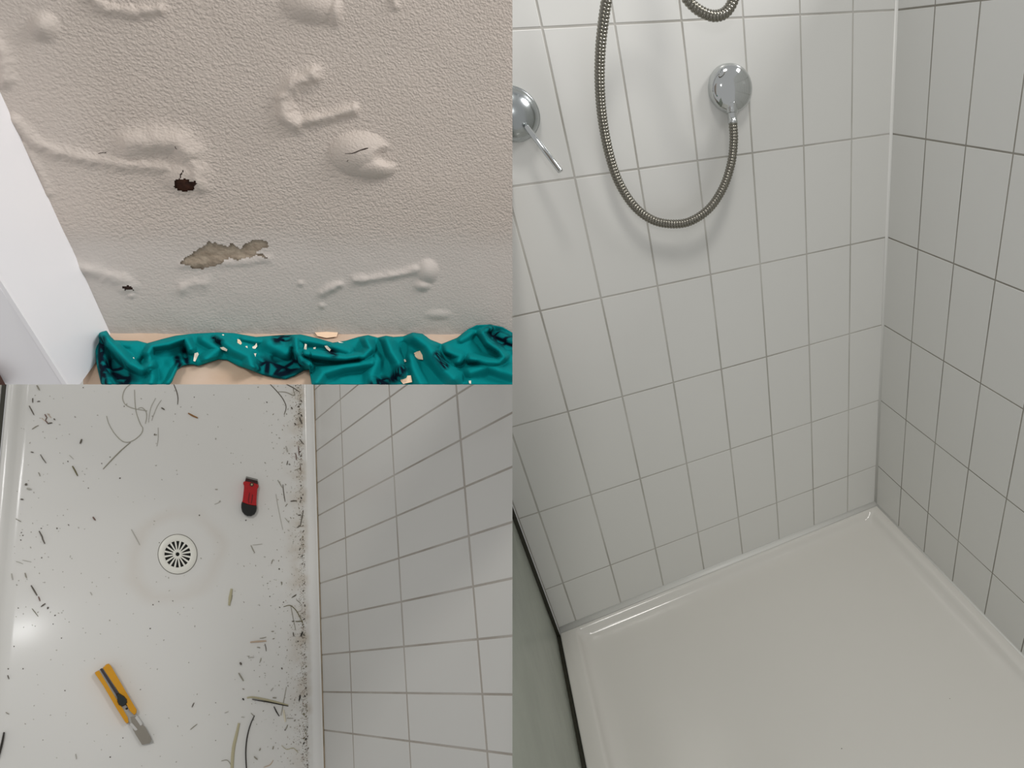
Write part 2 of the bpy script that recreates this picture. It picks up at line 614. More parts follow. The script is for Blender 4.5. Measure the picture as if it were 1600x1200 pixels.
mx = nt.nodes.new('ShaderNodeMixRGB')
mx.inputs[1].default_value = rgb(224, 223, 219)
mx.inputs[2].default_value = rgb(190, 170, 146)
nt.links.new(mu.outputs[0], mx.inputs[0])
# rusty and soapy smear along the foot of the tiled wall
vx = nt.nodes.new('ShaderNodeVectorMath')
vx.operation = 'DOT_PRODUCT'
vx.inputs[1].default_value = tuple(FX)
nt.links.new(geo.outputs['Position'], vx.inputs[0])
n5 = nt.nodes.new('ShaderNodeTexNoise')
n5.inputs['Scale'].default_value = 26
n5.inputs['Detail'].default_value = 6
nt.links.new(geo.outputs['Position'], n5.inputs['Vector'])
m5 = nt.nodes.new('ShaderNodeMapRange')
xb = float(np.dot(FO, FX))
m5.inputs['From Min'].default_value = xb + x_cr + 0.045
m5.inputs['From Max'].default_value = xb + x_cr + 0.008
nt.links.new(vx.outputs['Value'], m5.inputs['Value'])
m6 = nt.nodes.new('ShaderNodeMapRange')
m6.inputs['From Min'].default_value = xb + x_cr - 0.004
m6.inputs['From Max'].default_value = xb + x_cr + 0.004
nt.links.new(vx.outputs['Value'], m6.inputs['Value'])
r5 = nt.nodes.new('ShaderNodeMapRange')
r5.inputs['From Min'].default_value = 0.42
r5.inputs['From Max'].default_value = 0.7
r5.inputs['To Max'].default_value = 0.75
nt.links.new(n5.outputs['Fac'], r5.inputs['Value'])
k5 = nt.nodes.new('ShaderNodeMath')
k5.operation = 'MULTIPLY'
k6 = nt.nodes.new('ShaderNodeMath')
k6.operation = 'MULTIPLY'
nt.links.new(m5.outputs['Result'], k5.inputs[0])
nt.links.new(m6.outputs['Result'], k5.inputs[1])
nt.links.new(k5.outputs[0], k6.inputs[0])
nt.links.new(r5.outputs['Result'], k6.inputs[1])
mx2 = nt.nodes.new('ShaderNodeMixRGB')
mx2.inputs[2].default_value = rgb(186, 172, 152)
nt.links.new(k6.outputs[0], mx2.inputs[0])
nt.links.new(mx.outputs[0], mx2.inputs[1])
nt.links.new(mx2.outputs[0], bs.inputs['Base Color'])
o = mk('shower_tray', v, f, mt, smooth=True)
tag(o, 'old white shower tray littered with scraped sealant, drain in the middle', 'shower tray')
for p in o.data.polygons:
    if len(p.vertices) > 4:
        p.use_smooth = False
# brown sealant line where the wall meets the tray
v, f = prism([OBL + BX * a + FN * b + BY * -0.42 for a, b in ((0, -0.001), (0.0016, -0.001), (0.0016, 0.0012), (0, 0.0026))],
             [OBL + BX * a + FN * b + BY * 0.95 for a, b in ((0, -0.001), (0.0016, -0.001), (0.0016, 0.0012), (0, 0.0026))])
tag(mk('trim_4', v, f, mat('old sealant', rgb(128, 116, 92), 0.8, vary=(30, 0.9, rgb(170, 150, 128)))), kind='structure')
# screen seal and panel beyond the outer lip
v, f = joinm([prism([FO + FX * a + FN * b + FY * -0.42 for a, b in ((x_l0 + 0.001, -0.02), (x_l0 + 0.006, -0.02), (x_l0 + 0.006, 0.006), (x_l0 + 0.001, 0.006))],
                    [FO + FX * a + FN * b + FY * 0.95 for a, b in ((x_l0 + 0.001, -0.02), (x_l0 + 0.006, -0.02), (x_l0 + 0.006, 0.006), (x_l0 + 0.001, 0.006))])])
tag(mk('screen_seal', v, f, M_SEAL), 'thin dark seal strip along the outer lip of the littered tray', 'seal')
v, f = prism([FO + FX * a + FN * b + FY * -0.42 for a, b in ((x_l0 + 0.0065, -0.02), (x_l0 + 0.15, -0.02), (x_l0 + 0.15, 0.004), (x_l0 + 0.0065, 0.004))],
             [FO + FX * a + FN * b + FY * 0.95 for a, b in ((x_l0 + 0.0065, -0.02), (x_l0 + 0.15, -0.02), (x_l0 + 0.15, 0.004), (x_l0 + 0.0065, 0.004))])
tag(mk('floor', v, f, mat('grey floor', rgb(196, 196, 184), 0.5)), kind='structure')

# drain ---------------------------------------------------------------------
drain = tag(empty('drain_grate', dc), 'round white drain grate with radial slots in the littered tray', 'drain')
M_DRAIN = mat('white drain plastic', rgb(232, 231, 222), 0.3, spec=0.4)


def dp(r, a, h, c=(277.5, 866.0)):
    """pixel polar position round the drain centre on the tray"""
    return fl(c[0] + r * math.cos(a), c[1] + r * 1.015 * math.sin(a), h)


def ring(r0, r1, h0, h1, seg=72, bev=0.6):
    A = np.linspace(0, 2 * math.pi, seg, endpoint=False)
    return loft([[dp(r0, a, h0) for a in A], [dp(r0, a, h1 - 0.0004) for a in A], [dp(r0 + bev, a, h1) for a in A], [dp(r1 - bev, a, h1) for a in A], [dp(r1, a, h1 - 0.0006) for a in A], [dp(r1, a, h0) for a in A]])


cc = (276.8, 866.2)
v, f = ring(20.4, 30.2, 0.0002, 0.0024)
mk('flange', v, f, M_DRAIN, drain, smooth=True)
v, f = ring(30.3, 31.1, -0.0008, 0.0004, bev=0.1)
mk('gap_line', v, f, mat('dirty gap', rgb(96, 92, 80), 0.9), drain)
A = np.linspace(0, 2 * math.pi, 72, endpoint=False)
v, f = loft([[dp(20.6, a, -0.0006) for a in A], [dp(20.6, a, 0.0003) for a in A]], True, True, True)
mk('drain_bowl', v, f, M_DARK, drain)
v, f = ring(3.0, 7.4, 0.0003, 0.0024, 40, 0.4)
mk('hub', v, f, M_DRAIN, drain, smooth=True)
for k in range(16):
    a = 2 * math.pi * (k + 0.5) / 16 + 0.02
    rr2 = []
    for (r, w_) in ((6.6, 1.0), (20.9, 1.55)):
        for s_ in (-1, 1):
            rr2.append((277.5 + r * math.cos(a) - s_ * w_ * math.sin(a), 866 + 1.015 * (r * math.sin(a) + s_ * w_ * math.cos(a))))
    q4 = [rr2[0], rr2[1], rr2[3], rr2[2]]
    v, f = prism([fl(x, y, 0.0003) for x, y in q4], [fl(x, y, 0.0022) for x, y in q4])
    mk('spoke', v, f, M_DRAIN, drain)


def plate(pts, h0, h1, ins=0.0):
    """outline in pixels -> solid with slightly drawn-in upper edge"""
    c = np.mean(pts, axis=0)
    top = [(x + (c[0] - x) * ins, y + (c[1] - y) * ins) for x, y in pts]
    hm = h0 + (h1 - h0) * 0.75
    return loft([[fl(x, y, h0) for x, y in pts], [fl(x, y, hm) for x, y in pts], [fl(x, y, h1) for x, y in top]], True, True, True)


def crop(lst, ox, oy, sc):
    return [(ox + x / sc, oy + y / sc) for x, y in lst]


# window scraper ---------------------------------------------------------------
S1 = lambda l: crop(l, 340, 730, 13.33)
scr = tag(empty('window_scraper', fl(390, 776)), 'small red and black blade scraper lying above the drain', 'scraper')
M_RED = mat('red plastic', rgb(176, 34, 38), 0.35, spec=0.4)
v, f = plate(S1([(548, 300), (575, 290), (700, 310), (840, 355), (858, 385), (850, 425), (832, 450), (820, 600), (812, 740), (816, 815), (700, 800), (600, 775), (505, 735), (520, 690), (535, 560), (550, 420), (545, 370), (530, 350), (535, 315)]), 0.001, 0.011, 0.06)
scr_body = mk('body', v, f, M_RED, scr)
v, f = plate(S1([(505, 715), (600, 760), (700, 785), (815, 800), (822, 850), (808, 920), (770, 985), (700, 1022), (620, 1020), (555, 985), (508, 925), (490, 840), (492, 760)]), 0.0005, 0.0115, 0.08)
mk('grip_end', v, f, M_BLACK, scr)
v, f = plate(S1([(590, 225), (835, 285), (842, 360), (565, 300)]), 0.001, 0.008, 0.03)
mk('blade_holder', v, f, mat('dark brown plastic', rgb(52, 26, 24), 0.4), scr)
v, f = plate(S1([(598, 190), (834, 250), (830, 290), (584, 232)]), 0.001, 0.0022)
mk('blade', v, f, mat('blade steel', rgb(150, 150, 146), 0.3, metal=0.9), scr)
cs = S1([(712, 360)])[0]
circ = lambda c, r, n=18: [(c[0] + r * math.cos(a), c[1] + r * math.sin(a)) for a in np.linspace(0, 2 * math.pi, n, endpoint=False)]
v, f = plate(circ(cs, 3.0), 0.0105, 0.0118)
o2 = mk('screw_recess', v, f, M_SEAL, scr)
v, f = plate(circ(cs, 1.5), 0.0112, 0.0124)
mk('screw', v, f, mat('brass screw', rgb(196, 178, 140), 0.35, metal=0.6), o2)
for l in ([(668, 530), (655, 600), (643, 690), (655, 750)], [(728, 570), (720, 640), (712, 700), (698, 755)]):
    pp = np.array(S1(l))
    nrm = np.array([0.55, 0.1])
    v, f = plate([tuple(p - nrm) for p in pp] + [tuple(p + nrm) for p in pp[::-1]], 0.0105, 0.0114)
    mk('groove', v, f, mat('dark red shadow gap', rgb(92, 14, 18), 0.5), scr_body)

# utility knife ---------------------------------------------------------------
S2 = lambda l: crop(l, 140, 1025, 8.0)
kn = tag(empty('utility_knife', fl(190, 1095)), 'yellow snap-off utility knife with its steel blade out, on the tray', 'knife')
M_YEL = mat('yellow plastic', rgb(214, 152, 22), 0.4, spec=0.4, vary=(40, 0.4, rgb(196, 134, 16)))
v, f = plate(S2([(180, 130), (205, 105), (240, 95), (265, 118), (420, 385), (545, 600), (590, 672), (585, 715), (560, 740), (505, 690), (470, 620), (330, 400), (165, 150)]), 0.001, 0.0125, 0.02)
mk('handle_side', v, f, M_YEL, kn)
v, f = plate(S2([(66, 205), (90, 190), (118, 180), (300, 480), (420, 665), (480, 770), (490, 835), (462, 845), (440, 820), (330, 645), (170, 370), (70, 225)]), 0.001, 0.0125, 0.02)
mk('handle_side', v, f, M_YEL, kn)
v, f = plate(S2([(112, 180), (175, 150), (470, 640), (420, 670)]), 0.001, 0.008)
mk('steel_channel', v, f, mat('channel steel', rgb(168, 165, 160), 0.3, metal=0.8), kn)
v, f = plate(S2([(128, 165), (155, 150), (372, 480), (340, 500)]), 0.0075, 0.0098)
mk('slide_rail', v, f, mat('violet black rail', rgb(58, 54, 62), 0.35), kn)
v, f = plate(S2([(345, 465), (378, 468), (430, 500), (465, 540), (470, 580), (448, 615), (405, 632), (365, 610), (345, 570), (350, 525), (335, 490)]), 0.0085, 0.0155, 0.12)
mk('slider_button', v, f, mat('dark green-black plastic', rgb(30, 38, 37), 0.3), kn)
v, f = plate(S2([(400, 655), (470, 630), (560, 740), (590, 735), (668, 845), (640, 875), (590, 925), (560, 930), (480, 800)]), 0.001, 0.0068)
guide = mk('blade_guide', v, f, mat('guide steel', rgb(186, 184, 178), 0.3, metal=0.75), kn)
v, f = plate(circ(S2([(462, 655)])[0], 2.1), 0.006, 0.0076)
mk('rivet', v, f, M_BLACK, guide)
v, f = plate(S2([(510, 760), (570, 750), (670, 870), (690, 880), (765, 1015), (770, 1060), (745, 1092), (655, 1110), (600, 1020), (545, 925)]), 0.001, 0.0072)
kblade = mk('blade', v, f, mat('dull blade steel', rgb(152, 146, 136), 0.4, metal=0.7), kn)
v, f = plate(S2([(690, 880), (800, 1085), (745, 1095), (770, 1060), (765, 1015)]), 0.001, 0.004)
mk('blade_edge', v, f, mat('bright blade edge', rgb(196, 194, 190), 0.25, metal=0.7), kblade)
for l in ([(566, 770), (595, 745), (660, 840), (655, 862), (635, 872)], [(500, 850), (528, 836), (598, 915), (590, 928), (568, 935)]):
    v, f = plate(S2(l), 0.0062, 0.0078)
    mk('bright_tab', v, f, mat('polished tab', rgb(214, 212, 208), 0.25, metal=0.5), kn)

# debris: slivers and strands ----------------------------------------------------
DC = {'d': rgb(98, 92, 82), 'g': rgb(150, 146, 132), 'l': rgb(182, 180, 171), 'k': rgb(44, 40, 34), 'o': rgb(112, 106, 74), 'b': rgb(116, 92, 82), 'a': rgb(146, 106, 62), 'y': rgb(184, 177, 146), 'c': rgb(226, 219, 198), 't': rgb(194, 172, 150), 'h': rgb(166, 163, 150), 'm': rgb(138, 131, 115), 'n': rgb(156, 147, 132), 'p': rgb(126, 119, 90), 'q': rgb(156, 132, 118)}
DM = {k_: mat('sealant scrap ' + k_, c_, 0.65) for k_, c_ in DC.items()}


def strip(pts, w, h=None, taper=0.55):
    P = np.array(pts, float)
    if len(P) > 2:
        P, _ = smooth_path(P, max(8, len(P) * 5))
    elif len(P) == 2:
        mid = (P[0] + P[1]) / 2 + rng.normal(0, 0.25, 2)
        P = np.array([P[0], mid, P[1]])
    T = np.gradient(P, axis=0)
    T /= np.linalg.norm(T, axis=1)[:, None]
    N = np.stack([-T[:, 1], T[:, 0]], 1)
    loops = []
    hh = h if h else min(0.0028, w * 0.0009)
    n = len(P)
    for i in range(n):
        tt = i / (n - 1)
        k_ = taper + (1 - taper) * math.sin(math.pi * min(max(tt, 0.02), 0.98)) ** 0.5
        ww = w * 0.5 * k_
        lift = 0.0002
        a, b = P[i] - N[i] * ww, P[i] + N[i] * ww
        a2, b2 = P[i] - N[i] * ww * 0.55, P[i] + N[i] * ww * 0.55
        loops.append([fl(*a, lift), fl(*a, lift + hh * 0.5), fl(*a2, lift + hh), fl(*b2, lift + hh), fl(*b, lift + hh * 0.5), fl(*b, lift)])
    return loft(loops, True, True, True)


SLIV = [  # x1,y1,x2,y2,width,colour
    (45.5, 634, 53, 648, 1.9, 'd'), (50, 670.5, 60, 664.5, 1.5, 'g'), (51, 622, 51, 629, 1.8, 'd'), (58, 627.5, 62.5, 627, 1.6, 'd'), (57.5, 602, 61.5, 609.5, 2.4, 'g'), (63, 710, 72, 723.5, 1.6, 'd'),
    (125, 693, 127.8, 686, 2.8, 'd'), (48, 706, 52.5, 707, 1.7, 'd'), (108, 711, 115, 717.5, 1.0, 'l'), (60, 738, 62.5, 744, 1.4, 'g'),
    (70, 647, 73.5, 653, 2.0, 'b'), (73.5, 652, 71, 657, 1.6, 'b'), (71, 657, 75, 662, 2.0, 'b'), (74.5, 662, 81.5, 660.5, 2.0, 'd'), (74, 646, 80, 653, 1.1, 't'), (65, 653, 71, 658, 1.0, 't'), (84, 654, 86, 656, 2, 'd'),
    (25, 811, 33, 815, 1.3, 'g'), (145, 807.5, 149, 813, 2.6, 'b'), (32, 780, 36.5, 780.5, 2.2, 'd'), (42, 763, 48.5, 764.5, 3.2, 'l'), (35, 875, 49, 878, 1.0, 'l'), (25, 877, 36, 881, 1.0, 'l'), (39, 895, 41.5, 903, 2.0, 'g'),
    (60, 932, 62.5, 939, 2.2, 'b'), (64, 948, 71, 943, 2.3, 'd'), (50, 951, 59.5, 963, 1.5, 'g'), (18, 896, 20, 906, 2, 'l'), (39, 757.5, 42.5, 756.5, 3.6, 'd'),
    (205, 827, 218.5, 851.5, 1.5, 'l'), (252, 637, 257, 640, 2.2, 'd'), (12, 1055, 14, 1061, 1.8, 'd'), (9, 1113, 14.5, 1116, 1.4, 'g'),
    (300, 1105, 303.3, 1098, 1.7, 'd'), (297.5, 1140, 308, 1131.5, 1.5, 'g'), (373, 1051.5, 380.5, 1064, 2.4, 'g'), (375, 1035, 377, 1039, 3.4, 'd'), (362, 920, 358, 946, 5.0, 'y'), (363, 930, 360, 942, 1.6, 'g'),
    (391, 1003.5, 416, 1001.5, 3.0, 't'), (406, 997.5, 416, 995.5, 1.3, 'g'), (414, 1006, 416, 1017.5, 1.3, 'd'), (401.5, 1011.5, 406.5, 1012, 1.5, 'g'), (388, 1028, 397, 1027, 1.5, 'l'), (408, 1028, 406, 1035, 1.4, 'g'),
    (457, 933, 463, 929, 2.0, 'd'), (463, 937, 470, 943, 1.2, 'g'), (458, 988, 459, 994.5, 1.8, 'd'), (470, 994.5, 473, 987, 2.6, 'k'),
    (424, 986.5, 428, 986.5, 1.6, 'g'), (426, 998.5, 429, 997.5, 1.5, 'g'), (456, 971, 460, 970.5, 1.7, 'd'), (462, 971, 473, 970.5, 1.6, 'o'), (439, 909, 441, 911, 2, 'g'),
    (428, 1104, 436.3, 1119, 2.0, 'k'), (443, 1109, 446, 1128, 3.4, 'c'), (467.3, 1095, 469, 1085.5, 2.4, 'k'), (378.7, 1091.5, 381, 1094, 2.6, 'k'), (379, 1076, 381.5, 1077.5, 1.6, 'g'),
    (448, 1122.5, 458, 1122.5, 1.0, 'g'), (459.5, 1127, 461.5, 1124.5, 2, 'g'), (446.5, 1140, 449.5, 1132.5, 1.6, 'g'), (426, 1171, 427.5, 1166, 2, 'g'), (405, 1173, 407, 1169, 1.8, 'g'), (397, 1182, 402.5, 1187, 2.2, 'g'), (426, 1090, 432, 1090.5, 1.9, 'g'), (423, 1080, 427, 1075, 1.6, 'l'),
    (447, 698, 449, 706, 2.4, 'l'), (449.5, 720, 448, 726.5, 1.4, 'd'), (468, 686, 474.5, 694, 1.6, 'd'), (452, 724.5, 453, 726.5, 1.8, 'd'), (462, 709, 463, 718.5, 1.7, 'b'), (466, 697, 467.5, 712, 1.4, 'b'), (469, 724, 470, 736, 1.2, 'b'), (470, 731, 460, 735, 1.1, 'g'),
    (434, 750, 441, 762, 1.3, 'g'), (454, 783.3, 463.5, 782.5, 2.0, 'd'), (446, 791.5, 449, 787, 1.4, 'g'), (445, 809, 451.5, 817, 1.3, 'l'), (464, 824.5, 470, 821, 1.6, 'd'), (392, 852, 398, 864, 1.5, 'g'), (395, 851.5, 410, 850, 1.0, 'l'),
    (427, 874, 424, 881, 1.4, 'g'), (466, 805, 470, 804, 1.8, 'd'), (471.5, 871, 472.5, 866.5, 1.7, 'd'), (455, 636, 457, 639, 2.2, 'd'), (460, 661, 462.5, 664, 2.3, 'd'), (468, 652, 472, 662, 2.4, 'd'), (340, 764.5, 336, 764.5, 1.3, 'g'), (342, 785, 344, 782, 1.6, 'l'), (335, 788, 345, 783.5, 1.0, 'l'), (245, 679, 241, 680, 1.6, 'g'),
    (118, 1178, 119.5, 1186, 1.6, 'l'), (141, 925, 144, 930, 1.2, 'l'), (351, 1114, 357, 1112, 1.2, 'l'), (377, 1120.5, 382, 1121, 1.3, 'l'),
]
ORD = ['topmost', 'second', 'third', 'fourth', 'fifth', 'sixth', 'seventh', 'eighth', 'ninth', 'tenth', 'eleventh', 'twelfth', 'thirteenth', 'fourteenth', 'fifteenth', 'sixteenth', 'seventeenth', 'eighteenth', 'nineteenth', 'twentieth']
CNAME = {'d': 'dark', 'g': 'grey', 'l': 'pale grey', 'k': 'black', 'o': 'olive', 'b': 'brown', 'y': 'yellowish', 'c': 'cream', 't': 'tan'}


def zone(x, y):
    if x < 130:
        return 'beside the left rim'
    if x > 440:
        return 'by the grimy tiled edge'
    return 'right of the knife' if y > 900 else 'around the drain'


cnt = {}
for (x1, y1, x2, y2, w_, c_) in sorted(SLIV, key=lambda q_: q_[1] + q_[3]):
    key = (zone((x1 + x2) / 2, (y1 + y2) / 2), c_)
    k_ = cnt.get(key, 0)
    cnt[key] = k_ + 1
    pos = 'topmost' if k_ == 0 else ORD[k_] + ' from the top'
    v, f = strip([(x1, y1), (x2, y2)], w_)
    tag(mk('sealant_scrap', v, f, DM[c_]), CNAME[c_] + ' sealant scrap, ' + pos + ' of that colour ' + key[0], 'debris', 'sealant scraps on the littered tray')
for lab, pts, w_, c_, h_ in (
        ('amber brown sliver lying right of the looping pale hairs', [(294, 645.5), (301, 649.5), (309, 653)], 2.6, 'a', 0.002),
        ('thick black strip at the left edge beside the knife', [(6.5, 1144), (3.5, 1160), (-3, 1186)], 3.8, 'k', 0.004),
        ('bent dark sliver in two joined pieces near the left rim', [(61, 829.5), (65.5, 838), (67, 843), (70, 849.5)], 2.2, 'd', None),
        ('straight brown-grey sliver near the left rim, pointing at a short black crumb', [(48.5, 914.5), (53, 922), (58, 930.5)], 2.4, 'd', None),
        ('olive dark-tipped sliver above the drain, left of the long hair', [(113, 728), (117, 735), (121.3, 743.5)], 2.4, 'o', None),
        ('broad yellow-olive strip with a black edge near the tray foot', [(386, 1090.5), (395, 1089.5), (420, 1094.5), (450, 1102)], 3.6, 'y', 0.0015),
        ('long black line lying along the yellow-olive strip', [(394, 1092.7), (404, 1094.5), (422, 1097.5), (450.5, 1103.3)], 1.8, 'k', 0.003),
        ('wide olive-grey peeled strip reaching the lower edge', [(373.5, 1130), (369.5, 1148), (365, 1168), (363, 1190), (362, 1225)], 5.2, 'y', 0.0015),
        ('long thin black strand right of the olive-grey strip', [(397.5, 1118), (391, 1133), (386, 1153), (384, 1175), (385, 1200), (387, 1225)], 2.0, 'k', 0.0025)):
    v, f = strip(pts, w_, h_)
    tag(mk('sealant_strip', v, f, DM[c_]), lab, 'debris')
STR = [([(207, 598), (196, 607), (191.5, 620), (195, 631), (205, 637), (218, 640), (230, 642)], 1.2, 'h'),
       ([(210, 609), (211, 630), (213, 645), (219, 662), (223, 669), (221, 677), (213, 685), (204, 690), (196, 691), (188, 687), (178, 676), (170, 662), (166.5, 650)], 1.3, 'h'),
       ([(204, 691), (190, 703), (175, 718), (161, 733)], 1.9, 'g'),
       ([(216, 638), (222, 637), (228, 643), (229, 652), (227, 662)], 1.2, 'h'),
       ([(243, 622), (236, 636), (233, 650), (232, 660)], 1.1, 'l'), ([(252, 625), (246, 634), (240, 648), (237, 657)], 1.1, 'l'),
       ([(270, 597), (276, 612), (278, 622), (277.5, 632)], 1.5, 'd'), ([(247, 668), (247, 685), (245, 697)], 1.0, 'l'),
       ([(420, 598), (435, 614), (443, 625), (447, 636), (444, 648)], 1.4, 'd'), ([(435, 612), (447, 613), (460, 618), (458, 608)], 1.2, 'g'), ([(447, 600), (460, 607), (467, 612)], 1.5, 'd'),
       ([(443, 948), (453, 946), (462, 953), (470, 967), (474, 977)], 1.3, 'o'), ([(454, 945), (458, 966), (462, 985)], 1.0, 'g'),
       ([(442, 757), (443, 768), (445.5, 784)], 1.3, 'd'), ([(431, 772), (434, 790), (439, 815), (442, 828)], 0.9, 'l'), ([(474, 797), (472, 808), (469, 822)], 1.5, 'd'),
       ([(447.5, 1073), (444, 1092), (439, 1118)], 1.1, 'g'), ([(346, 1189), (355, 1188), (361, 1196), (363, 1210)], 1.2, 'g'), ([(392, 1114), (395, 1117), (397, 1119)], 1.2, 'g'),
       ([(440, 1165), (448, 1171), (458, 1169), (466, 1176)], 1.2, 'y'), ([(427, 1188), (422, 1195), (412, 1199)], 1.3, 't')]
FIB = {3: 'pale hair arching to the right of the half loop', 4: 'faint hair, left one of the two beside the arching hair', 5: 'faint hair, right one of the two beside the arching hair', 7: 'faint upright fibre midway between pale hairs and scraper', 8: 'long dark curved hair at the top of the grimy edge', 9: 'grey fibre crossing the grimy edge at the top', 10: 'short dark fibre at the very top of the grimy edge',
       11: 'olive fibre curving down into the grimy edge, level with the drain stain', 12: 'grey fibre hanging below the olive curved fibre', 13: 'dark fibre right of the red scraper', 14: 'very thin pale fibre right of the scraper grip', 15: 'dark straight fibre at the grimy edge below the scraper',
       16: 'thin grey fibre crossing the yellow-olive strip', 17: 'grey fibre curling at the foot of the wide olive-grey strip', 18: 'tiny grey fibre at the top of the long black strand', 19: 'yellowish wavy fibre in the lower grimy corner', 20: 'tan curved fibre at the lowest edge near the grime'}
for i, (pts, w_, c_) in enumerate(STR):
    v, f = strip(pts, w_, 0.0009)
    lab = {0: 'pale hair curling in a half loop at the top of the littered tray', 1: 'long pale hair curving into a hook shape above the drain', 2: 'straight grey strand running down left from the hooked hair', 6: 'short dark curved hair right of the pale hairs at the top'}.get(i)
    if lab:
        tag(mk('hair_strand', v, f, DM[c_]), lab, 'hair')
    else:
        tag(mk('hair_strand', v, f, DM[c_]), FIB[i], 'hair', 'fibres on the littered tray')


def crumbs(name, pts, mats, label):
    V, Fc, mi = [], [], []
    for (x, y, r, el, an, m_) in pts:
        n = 6
        loop0, loop1 = [], []
        for k_ in range(n):
            a = 2 * math.pi * k_ / n
            q_ = (r * el * math.cos(a), r * math.sin(a))
            j = 0.75 + 0.5 * random.random()
            X = x + j * (q_[0] * math.cos(an) - q_[1] * math.sin(an))
            Y = y + j * (q_[0] * math.sin(an) + q_[1] * math.cos(an))
            loop0.append(fl(X, Y, 0.0001))
            loop1.append(fl(x + (X - x) * 0.6, y + (Y - y) * 0.6, 0.0002 + min(0.0016, r * 0.0011)))
        v_, f_ = prism(loop0, loop1)
        o_ = len(V)
        V += v_
        Fc += [tuple(i_ + o_ for i_ in q_) for q_ in f_]
        mi += [mats.index(m_)] * len(f_)
    ob = mk(name, V, Fc, [DM[k_] for k_ in mats])
    ob.data.polygons.foreach_set('material_index', mi)
    return tag(ob, label, 'dirt', kind='stuff')


band = []
zones = [(600, 668, 1.5), (680, 742, 0.9), (745, 800, 0.4), (800, 862, 0.9), (862, 905, 0.6), (905, 960, 0.9), (955, 1012, 1.5), (1020, 1046, 1.1), (1050, 1088, 1.2), (1088, 1145, 1.6), (1140, 1205, 1.9), (600, 1205, 0.7)]
for y0, y1, dn in zones:
    for _ in range(int((y1 - y0) * dn * 1.5)):
        y = random.uniform(y0, y1)
        xc = 470.5 + (y - 600) / 600 * 11.5
        off_ = abs(random.gauss(0, 1)) * (5 if random.random() < 0.75 else 16)
        x = xc - off_ + random.uniform(-1.5, 1.5)
        band.append((x, y, random.uniform(0.2, 0.5), random.uniform(1, 2.8), random.uniform(0, 3.14), random.choice('mmnnppqqlg')))
    for _ in range(int((y1 - y0) * dn * 0.07)):
        y = random.uniform(y0, y1)
        xc = 470.5 + (y - 600) / 600 * 11.5
        band.append((xc - abs(random.gauss(0, 5)), y, random.uniform(0.6, 1.1), random.uniform(1.2, 2.6), random.uniform(1, 2.2), random.choice('dddok')))
crumbs('dirt_crumbs', band, list('mnpqlgdok'), 'grimy band of brown, olive and grey dirt crumbs along the tray edge below the tiles')
sp = {'d': [], 'l': []}
for (x, y, r) in ((130, 605.5, 1.1), (194, 635, 1.2), (187.5, 747, 1.6), (138, 762.5, 1.1), (64.5, 825.5, 1.3), (89, 825.5, 1.6), (107, 820, 1.2), (65, 871.5, 1.2), (28.5, 950, 1.2), (86, 961.5, 1.5), (83, 975, 1.2), (96, 997, 1.2), (36, 1045, 1.4), (13, 1045, 1.5), (22, 1010, 1.2), (311.5, 805, 1.3), (384, 813, 1.5), (239, 945, 1.3), (248, 940, 1.0), (270, 939, 1.1), (234.5, 982, 1.3), (219.5, 1077.5, 1.1), (192, 1153, 1.1), (172, 1183, 1.4), (101.5, 1079, 1.1), (436.5, 889, 1.5), (421.5, 932, 1.1), (440.5, 1044.5, 1.6), (443, 941, 1.2), (437, 949, 1.2), (445.5, 1140.5, 1.3), (417, 628.5, 1.2), (303.5, 620.5, 1.0), (241.5, 679, 1.3), (106, 721, 1.3), (159, 724, 1.2), (172, 714, 1.1), (75, 950, 1.9), (33.5, 832, 1.1), (35.5, 836.5, 1.4), (32.5, 844, 1.2), (249, 848, 1.0), (300, 862, 1.0), (299, 877, 0.9), (337, 1098, 1.0), (337, 1157, 1.0)):
    sp['d'].append((x, y, r * 0.8, random.uniform(0.9, 1.4), random.uniform(0, 3), 'd'))
for _ in range(200):
    sp['l'].append((random.uniform(25, 470), random.uniform(603, 1198), random.uniform(0.35, 0.9), random.uniform(1, 2), random.uniform(0, 3), 'l'))
for _ in range(60):
    sp['l'].append((random.uniform(20, 110), random.uniform(603, 1060), random.uniform(0.35, 0.9), random.uniform(1, 2), random.uniform(0, 3), 'l'))
for _ in range(220):
    x = 470 - abs(random.gauss(0, 45))
    sp['l'].append((x, random.uniform(603, 1198), random.uniform(0.3, 0.8), random.uniform(1, 2.5), random.uniform(0, 3), 'g' if random.random() < 0.4 else 'l'))
crumbs('dirt_specks', sp['d'] + sp['l'], list('dgl'), 'dirt specks sprinkled all over the littered tray')

# ================================================================== UPPER LEFT SET: blistered plaster wall, white jamb, teal cloth
h_s = unit(RR.T @ np.array([0.8552, -0.0394, 0.5168]))
d_s = RR.T @ np.array([-0.3329, 0.7225, 0.6059])
m_s = RR.T @ np.array([0.3949, 0.6953, -0.6005])
phi = math.radians(20)
m_s = unit(m_s - h_s * np.dot(m_s, h_s))
UPL = unit(np.cross(m_s, h_s))              # normal of the ledge
if np.dot(UPL, d_s) > 0:
    UPL = -UPL
WN = unit(m_s * math.cos(phi) + UPL * math.sin(phi))     # normal of the plaster wall, towards the viewer
TO = CAM + ray(172, 520) * 0.50             # inner corner: wall, jamb and ledge meet
PXM = 0.50 / F                              # about one pixel, in metres


def wl_(u, v_, d=0.0):
    return hit(u, v_, TO + WN * d, WN)


# relief of the wall, in pixels, as a function of picture position ------------------
gx = np.arange(-80, 802, 1.8)
gx[-1] = 800.6
gy = np.concatenate([np.arange(-70, 523, 1.8), [523.5]])
U, V_ = np.meshgrid(gx, gy)


